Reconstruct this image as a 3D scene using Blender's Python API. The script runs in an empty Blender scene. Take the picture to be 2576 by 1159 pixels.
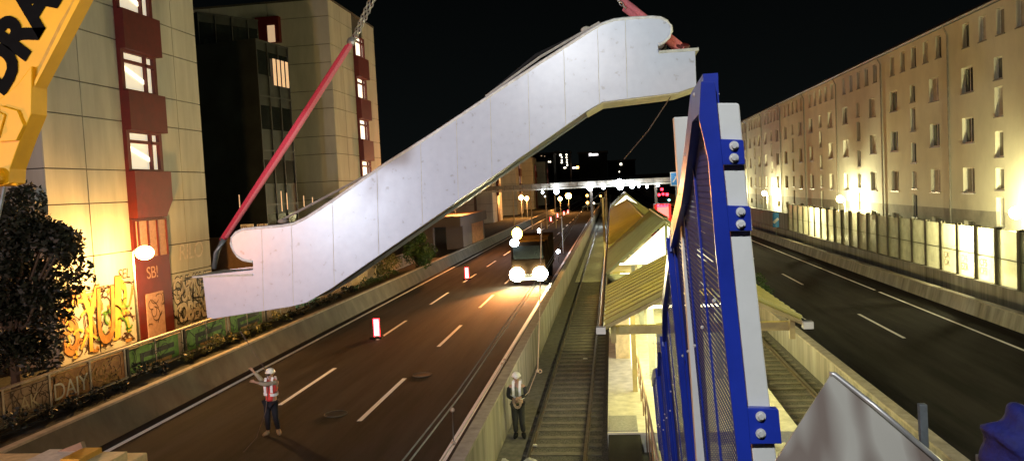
import bpy, bmesh, math, random
from mathutils import Vector, Matrix
random.seed(7)
C = bpy.context.scene.collection
R = math.radians
# ------------------------------------------------------------------ camera
F, CX, CY, H, ROLL = 1950., 1288., 579.5, 6.5, .05
yv = Vector((250., CY-462, F)).normalized()
up = Vector((-ROLL, 1., 0)); up.z = -(up.x*yv.x+up.y*yv.y)/yv.z; up.normalize()
xv = up.cross(yv)
if xv.x < 0: xv = -xv
def w(d): return Vector((xv.dot(d), yv.dot(d), up.dot(d)))
CAM = Vector((0, 0, H))
def at(x, y, X=None, Y=None, Z=None):
    d = w(Vector((x-CX, CY-y, F)))
    t = X/d.x if X is not None else (Y/d.y if Y is not None else (Z-H)/d.z)
    return CAM+d*t
cam_d = bpy.data.cameras.new('camera'); cam = bpy.data.objects.new('camera', cam_d); C.objects.link(cam)
r_, u_, f_ = w(Vector((1, 0, 0))), w(Vector((0, 1, 0))), w(Vector((0, 0, 1)))
m = Matrix.Identity(4)
for i in range(3): m[i][0], m[i][1], m[i][2], m[i][3] = r_[i], u_[i], -f_[i], CAM[i]
cam.matrix_world = m
cam_d.sensor_width = 36; cam_d.lens = 36*F/2576; cam_d.clip_end = 3000; cam_d.clip_start = .05
sc = bpy.context.scene; sc.camera = cam
sc.view_settings.view_transform = 'Standard'; sc.view_settings.look = 'None'
sc.view_settings.exposure = 0; sc.view_settings.gamma = 1
sc.cycles.use_denoising = True; sc.cycles.sample_clamp_indirect = 6
sc.cycles.max_bounces = 6; sc.cycles.transparent_max_bounces = 24; sc.cycles.volume_bounces = 0
# ------------------------------------------------------------------ materials
MATS = {}
def nt(name):
    M = bpy.data.materials.new(name); M.use_nodes = True
    t = M.node_tree; b = t.nodes['Principled BSDF']; MATS[name] = M
    return M, t, b
def N(t, typ, **k):
    n = t.nodes.new(typ)
    for a, v in k.items():
        if a in n.inputs.keys(): n.inputs[a].default_value = v
        else: setattr(n, a, v)
    return n
def mat(name, col, rough=.7, metal=0, sc_=6., amt=.25, bump=.0, bs=40., streak=None, col2=None, spec=.5, thr=None, det=6.):
    M, t, b = nt(name)
    tc = N(t, 'ShaderNodeTexCoord'); src = tc.outputs['Object']
    if streak:
        mp = N(t, 'ShaderNodeMapping'); mp.inputs['Scale'].default_value = streak
        t.links.new(src, mp.inputs['Vector']); src2 = mp.outputs['Vector']
    else: src2 = src
    n = N(t, 'ShaderNodeTexNoise', Scale=sc_, Detail=det, Roughness=.65)
    t.links.new(src2, n.inputs['Vector'])
    rp = N(t, 'ShaderNodeValToRGB')
    c1 = tuple(max(0, c*(1-amt)) for c in col)+(1,); c2 = tuple(min(1, c*(1+amt)) for c in (col2 or col))+(1,)
    rp.color_ramp.elements[0].color = c1; rp.color_ramp.elements[1].color = c2
    lo, hi = thr or (.3, .7)
    rp.color_ramp.elements[0].position = lo; rp.color_ramp.elements[1].position = hi
    t.links.new(n.outputs['Fac'], rp.inputs['Fac']); t.links.new(rp.outputs['Color'], b.inputs['Base Color'])
    b.inputs['Roughness'].default_value = rough; b.inputs['Metallic'].default_value = metal
    b.inputs['Specular IOR Level'].default_value = spec
    if bump:
        n2 = N(t, 'ShaderNodeTexNoise', Scale=bs, Detail=4.); t.links.new(src, n2.inputs['Vector'])
        bp = N(t, 'ShaderNodeBump', Strength=bump, Distance=.02)
        t.links.new(n2.outputs['Fac'], bp.inputs['Height']); t.links.new(bp.outputs['Normal'], b.inputs['Normal'])
    return M
def glow(name, col, s):
    M, t, b = nt(name); b.inputs['Base Color'].default_value = (*[min(1, c) for c in col], 1)
    b.inputs['Emission Color'].default_value = (*col, 1); b.inputs['Emission Strength'].default_value = s
    return M
mat('asphalt', (.019, .0165, .015), .9, sc_=1.1, amt=.55, bump=.5, bs=140, streak=(1.4, .1, 1), spec=.16, det=9., thr=(.38, .62))
mat('marking', (.82, .8, .78), .6, sc_=14, amt=.22, thr=(.25, .45))
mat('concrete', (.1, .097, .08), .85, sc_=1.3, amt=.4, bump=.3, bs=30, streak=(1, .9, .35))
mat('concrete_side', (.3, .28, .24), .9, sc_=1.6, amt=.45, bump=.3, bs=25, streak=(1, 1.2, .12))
mat('concrete_lip', (.36, .32, .27), .8, sc_=3, amt=.3)
mat('facade', (.47, .47, .41), .85, sc_=.8, amt=.16, bump=.15, bs=60, streak=(1, 1.6, .25))
mat('joint', (.07, .065, .055), .9)
mat('oxide_red', (.1, .006, .005), .55, sc_=2, amt=.22)
mat('dark_glass', (.012, .016, .016), .12, sc_=.6, amt=.5, spec=.6)
mat('dark_panel', (.017, .022, .02), .5, sc_=.7, amt=.5)
mat('mullion', (.03, .034, .033), .45)
mat('render_pale', (.52, .49, .36), .9, sc_=.5, amt=.14, bump=.12, bs=50, streak=(1, .8, .5))
mat('render_grey', (.5, .49, .42), .9, sc_=.5, amt=.14, bump=.12, bs=50, streak=(1, .8, .5))
mat('render_white', (.58, .55, .44), .9, sc_=.5, amt=.14, bump=.12, bs=50, streak=(1, .8, .5))
mat('plinth', (.27, .25, .19), .9, sc_=1, amt=.25, bump=.2)
mat('reveal', (.23, .2, .13), .9)
mat('frame_white', (.62, .6, .52), .5)
mat('window_glass', (.035, .036, .033), .08, sc_=.9, amt=.6, spec=.8)
mat('curtain', (.2, .19, .15), .8, sc_=9, amt=.4, streak=(1, 6, .3)); mat('blind_pale', (.38, .36, .3), .7, sc_=3)
mat('roof_slate', (.022, .022, .024), .6, sc_=5, amt=.3)
mat('zinc', (.2, .19, .16), .4, metal=.5, sc_=4)
mat('barrier_panel', (.46, .43, .3), .75, sc_=1.1, amt=.25, bump=.15, streak=(1, 1, .4))
mat('barrier_panel_tagged', (.42, .42, .33), .7, sc_=2.3, amt=.3, col2=(.5, .42, .33))
mat('barrier_post', (.09, .078, .04), .7, sc_=3)
mat('ballast', (.11, .1, .085), .95, sc_=26, amt=.75, bump=1., bs=45, thr=(.35, .65))
mat('sleeper', (.17, .15, .12), .85, sc_=5, amt=.35, bump=.3)
mat('rail_steel', (.2, .15, .11), .45, metal=.6, sc_=6)
mat('rail_top', (.42, .38, .32), .3, metal=.9, sc_=6)
mat('slab_path', (.14, .13, .105), .9, sc_=4, amt=.4, bump=.4)
mat('paving', (.52, .5, .42), .8, sc_=3, amt=.25, bump=.15)
mat('tactile', (.25, .25, .24), .8, sc_=20, amt=.3)
mat('dark_steel', (.04, .04, .042), .5, metal=.4)
mat('zinc_roof', (.55, .48, .12), .5, metal=.25, sc_=2.2, amt=.25, streak=(.6, 3, 1), bump=.1)
mat('zinc_roof_green', (.32, .36, .13), .45, metal=.25, sc_=2.2, amt=.3, streak=(.6, 4, 1), bump=.1)
mat('timber_yellow', (.4, .32, .13), .6, sc_=3)
mat('grey_paint', (.3, .32, .3), .5, sc_=3, amt=.12)
mat('white_paint', (.66, .66, .62), .45, sc_=3, amt=.06, bump=.04)
mat('blue_paint', (.012, .032, .32), .32, sc_=2, amt=.18, bump=.06, bs=14)
mat('bolt_steel', (.62, .62, .6), .35, metal=.25)
mat('steel_sheet', (.15, .11, .085), .5, metal=.1, sc_=3.2, amt=.15, col2=(.28, .265, .225), thr=(.42, .56), det=.5, streak=(2.6, 1, .06), bump=.12, bs=5)  # pale vertical bands in the colour stand for reflections on the metal
mat('steel_lip', (.5, .49, .46), .35, metal=.6)
mat('galvanised', (.2, .22, .22), .5, metal=.5, sc_=9)
mat('blue_fabric', (.006, .009, .12), .8, sc_=30, amt=.3, bump=.4)
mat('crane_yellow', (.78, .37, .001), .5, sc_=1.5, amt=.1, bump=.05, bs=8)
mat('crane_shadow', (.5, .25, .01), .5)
mat('black_paint', (.004, .004, .004), .8, spec=.05)
mat('sling_red', (.7, .05, .09), .8, sc_=30, amt=.3, bump=.5, bs=80)
mat('sling_pink', (.75, .2, .22), .8, sc_=30, amt=.2, bump=.5)
mat('chain_steel', (.45, .44, .42), .38, metal=.8)
mat('rope', (.5, .36, .25), .9, sc_=60, amt=.3)
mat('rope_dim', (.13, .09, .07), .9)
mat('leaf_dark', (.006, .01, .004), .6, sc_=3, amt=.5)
mat('leaf_mid', (.04, .09, .02), .6, sc_=3, amt=.5)
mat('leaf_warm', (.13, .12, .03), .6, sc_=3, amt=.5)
mat('bark', (.06, .045, .03), .9, bump=.5)
mat('soil', (.035, .035, .022), .95, sc_=4, amt=.6, bump=.8, bs=20)
mat('ground', (.05, .048, .04), .95, sc_=.5, amt=.4)
mat('dirty_board', (.36, .25, .17), .85, sc_=3, amt=.4, bump=.3, streak=(1, .5, 2))
mat('orange_board', (.42, .2, .08), .85, sc_=3, amt=.4, bump=.3)
mat('teal_board', (.14, .36, .3), .8, sc_=3, amt=.2)
mat('tan_board', (.48, .4, .27), .8, sc_=3, amt=.25)
mat('spray_green', (.1, .25, .03), .7, sc_=6, amt=.4)
mat('spray_dark', (.015, .03, .015), .7)
mat('spray_yellow', (.6, .4, .07), .7, sc_=2, amt=.3)
mat('spray_ochre', (.42, .22, .06), .7, sc_=2, amt=.3)
mat('spray_brown', (.06, .025, .01), .7)
mat('spray_white', (.6, .55, .48), .7)
mat('spray_black', (.015, .014, .014), .6)
mat('spray_rose', (.4, .25, .2), .7)
mat('fence_rail', (.42, .34, .27), .6, sc_=5)
mat('skin', (.42, .25, .17), .6)
mat('hair', (.03, .02, .015), .8)
mat('vest_red', (.75, .06, .05), .75)
mat('vest_yellow', (.2, .2, .13), .75)
mat('reflective', (.93, .93, .9), .3)
mat('navy_cloth', (.009, .01, .016), .9)
mat('dark_cloth', (.03, .03, .027), .9)
mat('tan_sleeve', (.35, .3, .22), .85)
mat('shoe_tan', (.3, .23, .14), .8)
mat('helmet_white', (.85, .83, .76), .35)
mat('plastic_red', (.7, .02, .02), .4)
mat('plastic_white', (.85, .8, .78), .4)
mat('rubber', (.012, .012, .012), .9, spec=.1)
mat('truck_orange', (.012, .008, .005), 1., spec=0.)
mat('sheet_white', (.7, .68, .6), .8, sc_=5, amt=.1, bump=.3, bs=6)
mat('sign_blue', (.01, .2, .5), .5)
mat('far_concrete', (.16, .13, .11), .9, sc_=.2, amt=.2)
mat('far_dark', (.02, .022, .022), .9, sc_=.1, amt=.4)
mat('escalator_side_white', (.74, .74, .8), .33, sc_=1.1, amt=.05, bump=.06, bs=2.2)
mat('escalator_under_lit', (.55, .5, .33), .6)  # yellowish light on the underside is put into this colour
mat('brown_metal', (.2, .12, .07), .5)
mat('container_beige', (.6, .48, .25), .6)
glow('lamp_sodium', (1, .5, .13), 60); glow('lamp_warm', (1, .72, .34), 50)
glow('lamp_white', (.8, .9, 1), 40); glow('window_lit', (1, .9, .66), 1.7); glow('window_office', (.9, .8, .62), .62)
glow('window_dim', (.9, .6, .35), .55); glow('lamp_red', (1, .015, .03), 14); glow('headlight', (1, .86, .5), 220)
glow('beacon_orange', (1, .5, .05), 90); glow('far_light', (1, .9, .7), 5); glow('far_orange', (1, .45, .1), 9)
glow('gable_glow', (1, .97, .7), 2.2); glow('tube_light', (1, .9, .55), 12); glow('rear_glow', (1, .25, .2), 1.2)
glow('sign_white', (1, .9, .9), 5); glow('lamp_cyan', (.2, .9, .8), 6); glow('delineator_lit', (1, .85, .8), 1.5)
def glassy(name, col, tfac):
    M, t, b = nt(name); b.inputs['Base Color'].default_value = (*col, 1); b.inputs['Roughness'].default_value = .25 if 'barrier' in name else .55
    tc = N(t, 'ShaderNodeTexCoord'); n = N(t, 'ShaderNodeTexNoise', Scale=1.4, Detail=6.); t.links.new(tc.outputs['Object'], n.inputs['Vector'])
    mr = N(t, 'ShaderNodeMapRange'); mr.inputs['From Min'].default_value = .35; mr.inputs['From Max'].default_value = .65
    mr.inputs['To Min'].default_value = tfac-.12; mr.inputs['To Max'].default_value = tfac+.12; t.links.new(n.outputs['Fac'], mr.inputs['Value'])
    tr = N(t, 'ShaderNodeBsdfTransparent'); tl = N(t, 'ShaderNodeBsdfTranslucent'); tl.inputs['Color'].default_value = (.8, .78, .6, 1) if 'barrier' in name else (*[min(.95, c*1.5) for c in col], 1)
    m1 = N(t, 'ShaderNodeMixShader'); m1.inputs[0].default_value = .6 if 'barrier' in name else .38; t.links.new(b.outputs[0], m1.inputs[1]); t.links.new(tl.outputs[0], m1.inputs[2])
    mx = N(t, 'ShaderNodeMixShader'); t.links.new(mr.outputs[0], mx.inputs[0]); t.links.new(m1.outputs[0], mx.inputs[1]); t.links.new(tr.outputs[0], mx.inputs[2])
    t.links.new(mx.outputs[0], t.nodes['Material Output'].inputs['Surface'])
glassy('barrier_glass', (.55, .55, .42), .45); glassy('barrier_glass_dirty', (.55, .52, .42), .3); glassy('canopy_sheet', (.62, .58, .2), 0.); glassy('canopy_sheet_green', (.46, .48, .22), 0.)
def film():
    M, t, b = nt('plastic_film')
    tc = N(t, 'ShaderNodeTexCoord')
    n1 = N(t, 'ShaderNodeTexNoise', Scale=.7, Detail=5.); n2 = N(t, 'ShaderNodeTexNoise', Scale=5., Detail=2.)
    n3 = N(t, 'ShaderNodeTexNoise', Scale=1.6, Detail=3.)
    mp = N(t, 'ShaderNodeMapping'); mp.inputs['Scale'].default_value = (5, 1, .5)
    for n in (n1, n2): t.links.new(tc.outputs['Object'], n.inputs['Vector'])
    t.links.new(tc.outputs['Object'], mp.inputs['Vector']); t.links.new(mp.outputs['Vector'], n3.inputs['Vector'])
    rp = N(t, 'ShaderNodeValToRGB'); rp.color_ramp.elements[0].position = .27; rp.color_ramp.elements[1].position = .35
    rp.color_ramp.elements[0].color = (.4, .4, .46, 1); rp.color_ramp.elements[1].color = (.55, .59, .72, 1)
    e = rp.color_ramp.elements.new(.75); e.color = (.6, .64, .77, 1)
    t.links.new(n2.outputs['Fac'], rp.inputs['Fac']); t.links.new(rp.outputs['Color'], b.inputs['Base Color'])
    b.inputs['Roughness'].default_value = .3; b.inputs['Specular IOR Level'].default_value = .9
    ad = N(t, 'ShaderNodeMath', operation='ADD'); t.links.new(n1.outputs['Fac'], ad.inputs[0]); ad.inputs[1].default_value = 0.
    bp = N(t, 'ShaderNodeBump', Strength=.1, Distance=.12); t.links.new(ad.outputs[0], bp.inputs['Height'])
    t.links.new(bp.outputs['Normal'], b.inputs['Normal'])
film()
def perforated():
    M, t, b = nt('perforated_blue')
    tc = N(t, 'ShaderNodeTexCoord'); sp = N(t, 'ShaderNodeSeparateXYZ'); t.links.new(tc.outputs['Object'], sp.inputs[0])
    def mth(op, a, c=None):
        n = N(t, 'ShaderNodeMath', operation=op)
        for i, v in enumerate((a, c)):
            if v is None: continue
            if isinstance(v, (int, float)): n.inputs[i].default_value = v
            else: t.links.new(v, n.inputs[i])
        return n.outputs[0]
    PIT = .036
    v = mth('DIVIDE', sp.outputs['Z'], PIT); row = mth('FLOOR', v)
    off = mth('MULTIPLY', mth('MODULO', mth('ADD', row, 1000), 2), .5)
    u = mth('ADD', mth('DIVIDE', sp.outputs['Y'], PIT*1.15), off)
    fu = mth('SUBTRACT', mth('FRACT', u), .5); fv = mth('SUBTRACT', mth('FRACT', v), .5)
    d = mth('SQRT', mth('ADD', mth('MULTIPLY', fu, fu), mth('MULTIPLY', fv, fv)))
    hole = mth('LESS_THAN', d, .17)
    b.inputs['Base Color'].default_value = (.022, .045, .3, 1); b.inputs['Roughness'].default_value = .85; b.inputs['Specular IOR Level'].default_value = .12
    tr = N(t, 'ShaderNodeBsdfTransparent'); mx = N(t, 'ShaderNodeMixShader'); out = t.nodes['Material Output']
    t.links.new(hole, mx.inputs[0]); t.links.new(b.outputs[0], mx.inputs[1]); t.links.new(tr.outputs[0], mx.inputs[2])
    t.links.new(mx.outputs[0], out.inputs['Surface'])
perforated()
# ------------------------------------------------------------------ mesh builder
class MB:
    def __init__(s): s.v = []; s.f = []; s.m = []
    def _add(s, vs, fs, mi=0):
        o = len(s.v); s.v += [tuple(v) for v in vs]; s.f += [tuple(i+o for i in f) for f in fs]; s.m += [mi]*len(fs)
    def box(s, x0, x1, y0, y1, z0, z1, mi=0):
        v = [(x, y, z) for x in (x0, x1) for y in (y0, y1) for z in (z0, z1)]
        s._add(v, [(0, 1, 3, 2), (4, 6, 7, 5), (0, 4, 5, 1), (2, 3, 7, 6), (0, 2, 6, 4), (1, 5, 7, 3)], mi); return s
    def prism(s, pts, axis, a, b, mi=0):
        """polygon pts (2D) extruded along axis from a to b; 'x': (y,z); 'y': (x,z); 'z': (x,y)"""
        n = len(pts)
        def P(p, t): return {'x': (t, p[0], p[1]), 'y': (p[0], t, p[1]), 'z': (p[0], p[1], t)}[axis]
        v = [P(p, a) for p in pts]+[P(p, b) for p in pts]
        s._add(v, [tuple(range(n))[::-1], tuple(range(n, 2*n))]+[(i, (i+1) % n, n+(i+1) % n, n+i) for i in range(n)], mi); return s
    def beam(s, p, q, wd, hg=None, mi=0, upv=(0, 0, 1)):
        p, q = Vector(p), Vector(q); d = (q-p).normalized(); u = Vector(upv)
        if abs(d.dot(u)) > .95: u = Vector((0, 1, 0))
        a = d.cross(u).normalized(); b = a.cross(d).normalized(); hg = hg or wd
        a, b = a*wd/2, b*hg/2
        v = [p-a-b, p+a-b, p+a+b, p-a+b, q-a-b, q+a-b, q+a+b, q-a+b]
        s._add(v, [(0, 3, 2, 1), (4, 5, 6, 7), (0, 1, 5, 4), (1, 2, 6, 5), (2, 3, 7, 6), (3, 0, 4, 7)], mi); return s
    def tube(s, pts, r, n=8, mi=0):
        pts = [Vector(p) for p in pts]; rs = r if isinstance(r, (list, tuple)) else [r]*len(pts); vs = []; fs = []
        for i, p in enumerate(pts):
            d = (pts[min(i+1, len(pts)-1)]-pts[max(i-1, 0)]).normalized()
            u = Vector((0, 0, 1)) if abs(d.z) < .9 else Vector((0, 1, 0))
            a = d.cross(u).normalized(); b = a.cross(d)
            for k in range(n):
                t = 2*math.pi*k/n; vs.append(p+(a*math.cos(t)+b*math.sin(t))*rs[i])
        for i in range(len(pts)-1):
            for k in range(n):
                fs.append((i*n+k, i*n+(k+1) % n, (i+1)*n+(k+1) % n, (i+1)*n+k))
        fs += [tuple(range(n)), tuple(range((len(pts)-1)*n, len(pts)*n))[::-1]]
        s._add(vs, fs, mi); return s
    def ball(s, c, r, n=10, k=6, mi=0, half=False):
        r = r if isinstance(r, (tuple, list)) else (r, r, r); vs = []; fs = []
        for j in range(k+1):
            t = (math.pi/2 if half else math.pi)*j/k
            for i in range(n):
                a = 2*math.pi*i/n
                vs.append((c[0]+r[0]*math.sin(t)*math.cos(a), c[1]+r[1]*math.sin(t)*math.sin(a), c[2]+r[2]*math.cos(t)))
        for j in range(k):
            for i in range(n): fs.append((j*n+i, j*n+(i+1) % n, (j+1)*n+(i+1) % n, (j+1)*n+i))
        s._add(vs, fs, mi); return s
    def quad(s, a, b, c, d, mi=0): s._add([a, b, c, d], [(0, 1, 2, 3)], mi); return s
    def build(s, name, mats, parent=None, smooth=False, bevel=0):
        me = bpy.data.meshes.new(name); me.from_pydata(s.v, [], s.f)
        for mm in ([mats] if isinstance(mats, str) else mats): me.materials.append(MATS[mm])
        for p, i in zip(me.polygons, s.m): p.material_index = i; p.use_smooth = smooth
        bm = bmesh.new(); bm.from_mesh(me); bmesh.ops.remove_doubles(bm, verts=bm.verts, dist=1e-5)
        bmesh.ops.recalc_face_normals(bm, faces=bm.faces); bm.to_mesh(me); bm.free()
        o = bpy.data.objects.new(name, me); C.objects.link(o)
        if parent is not None:
            o.parent = parent; o.matrix_parent_inverse = Matrix.Translation(-parent.location) if parent.type == 'EMPTY' and not parent.parent else Matrix.Identity(4)
        if bevel:
            b = o.modifiers.new('b', 'BEVEL'); b.width = bevel; b.segments = 2; b.limit_method = 'ANGLE'
        return o
def tag(o, label, cat, group=None):
    o['label'] = label; o['category'] = cat
    if group: o['group'] = group
    return o
def thing(name, label, cat, loc=(0, 0, 0), group=None):
    o = bpy.data.objects.new(name, None); o.empty_display_size = .2; C.objects.link(o); o.location = loc
    return tag(o, label, cat, group)
def kind(o, k): o['kind'] = k; return o
def kids(o): return [c for c in bpy.data.objects if c.parent == o]
def copy_tree(o, parent=None):
    c = o.copy(); C.objects.link(c)
    if parent is not None: c.parent = parent
    for ch in kids(o): copy_tree(ch, c)
    return c
def text_mesh(name, txt, size, matname, origin, xdir, ydir, parent=None, depth=.004, offset=0., shear=0, mats=None):
    cu = bpy.data.curves.new('t', 'FONT'); cu.body = txt; cu.size = size; cu.extrude = depth; cu.offset = offset; cu.shear = shear
    cu.resolution_u = 4; cu.space_character = .92
    to = bpy.data.objects.new('t', cu); C.objects.link(to)
    dg = bpy.context.evaluated_depsgraph_get(); me = bpy.data.meshes.new_from_object(to.evaluated_get(dg))
    bpy.data.objects.remove(to)
    x, y = Vector(xdir).normalized(), Vector(ydir).normalized(); z = x.cross(y)
    mm = Matrix.Identity(4)
    for i in range(3): mm[i][0], mm[i][1], mm[i][2], mm[i][3] = x[i], y[i], z[i], origin[i]
    me.transform(mm); me.materials.clear(); me.materials.append(MATS[matname])
    o = bpy.data.objects.new(name, me); C.objects.link(o)
    if parent is not None:
        o.parent = parent
        if parent.type == 'EMPTY' and not parent.parent: o.matrix_parent_inverse = Matrix.Translation(-parent.location)
    return o
def light(name, typ, loc, energy, col, size=.1, target=None, angle=None, blend=.5):
    l = bpy.data.lights.new(name, typ); l.energy = energy; l.color = col
    if typ in ('POINT', 'SPOT'): l.shadow_soft_size = size
    if typ == 'AREA': l.size = size
    if typ == 'SPOT': l.spot_size = R(angle); l.spot_blend = blend
    o = bpy.data.objects.new(name, l); C.objects.link(o); o.location = loc
    if target is not None: o.rotation_euler = (Vector(target)-Vector(loc)).to_track_quat('-Z', 'Y').to_euler()
    return o
# ------------------------------------------------------------------ world (night)
W = bpy.data.worlds.new('World'); sc.world = W; W.use_nodes = True
t = W.node_tree; bg = t.nodes['Background']
tc = N(t, 'ShaderNodeTexCoord'); sp = N(t, 'ShaderNodeSeparateXYZ'); t.links.new(tc.outputs['Generated'], sp.inputs[0])
rp = N(t, 'ShaderNodeValToRGB'); rp.color_ramp.elements[0].color = (.0035, .0045, .0045, 1); rp.color_ramp.elements[1].color = (.0006, .0009, .001, 1)
rp.color_ramp.elements[0].position = 0.0; rp.color_ramp.elements[1].position = .32
t.links.new(sp.outputs['Z'], rp.inputs['Fac']); t.links.new(rp.outputs['Color'], bg.inputs['Color']); bg.inputs['Strength'].default_value = 1.
# ------------------------------------------------------------------ ground, roads
kind(MB().box(-700, 700, -60, 1400, -1.2, -.9).build('ground', 'ground'), 'structure')
kind(MB().box(-14.42, -3.52, -60, 900, -.3, 0).build('left_road', 'asphalt'), 'structure')
kind(MB().box(7.0, 17.2, -60, 900, -.3, 0).build('right_road', 'asphalt'), 'structure')
mk = MB()
def stripe(x, y0, y1, wd=.15): mk.box(x-wd/2, x+wd/2, y0, y1, .001, .004)
stripe(-13.77, 5, 500, .17); stripe(-4.35, 5, 500, .17); stripe(14.0, 5, 43.5, .13); stripe(14.0, 44.2, 500, .13)
for k in range(-2, 30):
    for x in (-10.78, -7.55): stripe(x, 23.2+k*10.4+(0 if x < -9 else -1.8), 28.2+k*10.4+(0 if x < -9 else -1.8), .15)
for k in range(-2, 20): stripe(10.95, 31.3+k*16, 36.9+k*16, .13)
kind(mk.build('road_markings', 'marking'), 'structure')
# track bed
kind(MB().box(-3.26, -.36, -60, 900, -.9, -.55).build('left_track_bed', 'ballast'), 'structure')
kind(MB().box(4.3, 6.74, -60, 900, -.9, -.55).build('right_track_bed', 'ballast'), 'structure')
kind(MB().box(-3.25, -2.62, 3, 300, -.55, -.49).build('walkway', 'slab_path'), 'structure')
kind(MB().box(-2.9, -.4, 56, 900, -.55, -.47).build('slab_track_bed', 'paving'), 'structure')
def track(x0, x1, label, ys):
    t_ = thing('railway_track', label, 'railway track', ((x0+x1)/2, 20, -.55), 'railway tracks')
    for x in (x0, x1):
        m_ = MB(); m_.box(x-.06, x+.06, 3, 500, -.55, -.53); m_.box(x-.012, x+.012, 3, 500, -.53, -.42); m_.build('rail', 'rail_steel', t_)
        MB().box(x-.036, x+.036, 3, 500, -.42, -.385).build('rail_head', 'rail_top', t_)
    cx = (x0+x1)/2
    for k in range(ys):
        y = 14.5+k*.68; j = random.uniform(-.02, .02)
        MB().box(cx-1.15, cx+1.15, y+j, y+.24+j, -.62, -.525+random.uniform(-.01, .01)).build('sleeper', 'sleeper', t_)
track(-2.44, -.97, 'rusty railway track between the low concrete wall and the platform', 62)
track(4.66, 6.1, 'dark railway track running along the right concrete wall', 34)
# track side walls
def lwall(name, x0, x1, top, label, matn):
    o = thing(name, label, 'concrete wall', ((x0+x1)/2, 30, -.9))
    y = -2.
    m_ = MB()
    while y < 420:
        L = 4.0 if y < 150 else 40.
        m_.box(x0, x1, y+.015, y+L-.015, -.9, top-.06)
        y += L
    m_.build('wall_face', matn, o)
    MB().box(x0-.03, x1+.03, -2, 420, top-.06, top).build('coping', 'concrete_lip', o)
lwall('concrete_wall', -3.51, -3.26, 1.0, 'long concrete wall between the left road and the track', 'concrete_side')
lwall('concrete_wall', 6.74, 7.0, .5, 'yellowish lit concrete wall between right track and right road', 'concrete_side')
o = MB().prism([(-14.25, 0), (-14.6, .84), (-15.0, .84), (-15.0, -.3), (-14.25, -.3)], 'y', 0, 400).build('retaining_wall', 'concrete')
tag(o, 'sloped grey concrete retaining wall beside the left road edge line', 'retaining wall')
MB().prism([(-14.57, .842), (-14.6, .9), (-14.82, .9), (-14.82, .842)], 'y', 0, 400).build('coping', 'concrete_lip', o)
kind(MB().box(-60, -15.0, -20, 500, -.6, .74).build('left_embankment_ground', 'soil'), 'structure')
# right: low barrier, retaining wall, ground
o = MB().prism([(15.35, 0), (15.5, .62), (15.75, .62), (15.95, 0)], 'y', 0, 400).build('crash_barrier', 'concrete_side')
tag(o, 'low concrete crash barrier with pale top along the right road', 'crash barrier')
MB().box(15.47, 15.78, 0, 400, .62, .67).build('coping', 'concrete_lip', o)
tag(MB().box(17.2, 17.6, 0, 400, -.3, 1.0).build('retaining_wall', 'concrete_side'), 'brown concrete retaining wall carrying the tall noise barrier', 'retaining wall')
kind(MB().box(17.6, 80, -20, 500, -.3, .95).build('right_pavement', 'slab_path'), 'structure')
# noise barrier right
nb = thing('noise_barrier', 'tall pale panelled noise barrier with dark posts below the terraced houses', 'noise barrier', (17.5, 50, 1))
ys = [17.9+2.02*k for k in range(32)]
for i, y in enumerate(ys):
    m_ = MB(); m_.box(17.38, 17.4, y-.13, y+.13, 1.0, 3.62); m_.box(17.4, 17.56, y-.03, y+.03, 1.0, 3.62); m_.box(17.56, 17.6, y-.13, y+.13, 1., 3.62)
    m_.build('post', 'barrier_post', nb)
    if i < len(ys)-1:
        m_ = MB(); m_.box(17.44, 17.52, y+.03, ys[i+1]-.03, 1.0, 2.2); m_.box(17.44, 17.52, y+.03, ys[i+1]-.03, 2.23, 3.52)
        m_.box(17.43, 17.5, y+.03, ys[i+1]-.03, 2.2, 2.23, 1)
        p_ = m_.build('barrier_panel', [random.choice(['barrier_glass']*3+['barrier_glass_dirty']), 'barrier_post'], nb)
        if i in (10, 11, 12):
            for z0 in (1.3, 1.7):
                text_mesh('graffiti', random.choice(['EZR', 'CFS', 'OK']), .5, random.choice(['spray_rose', 'spray_white', 'spray_green']), (17.435, y+1.7, z0), (0, -1, 0), (0, 0, 1), p_, .002)
o = MB().box(17.4, 17.6, 80.7, 400, 1.0, 2.6).build('boundary_wall', 'concrete_side')
tag(o, 'low brown boundary wall beyond the end of the noise barrier', 'wall')
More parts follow.
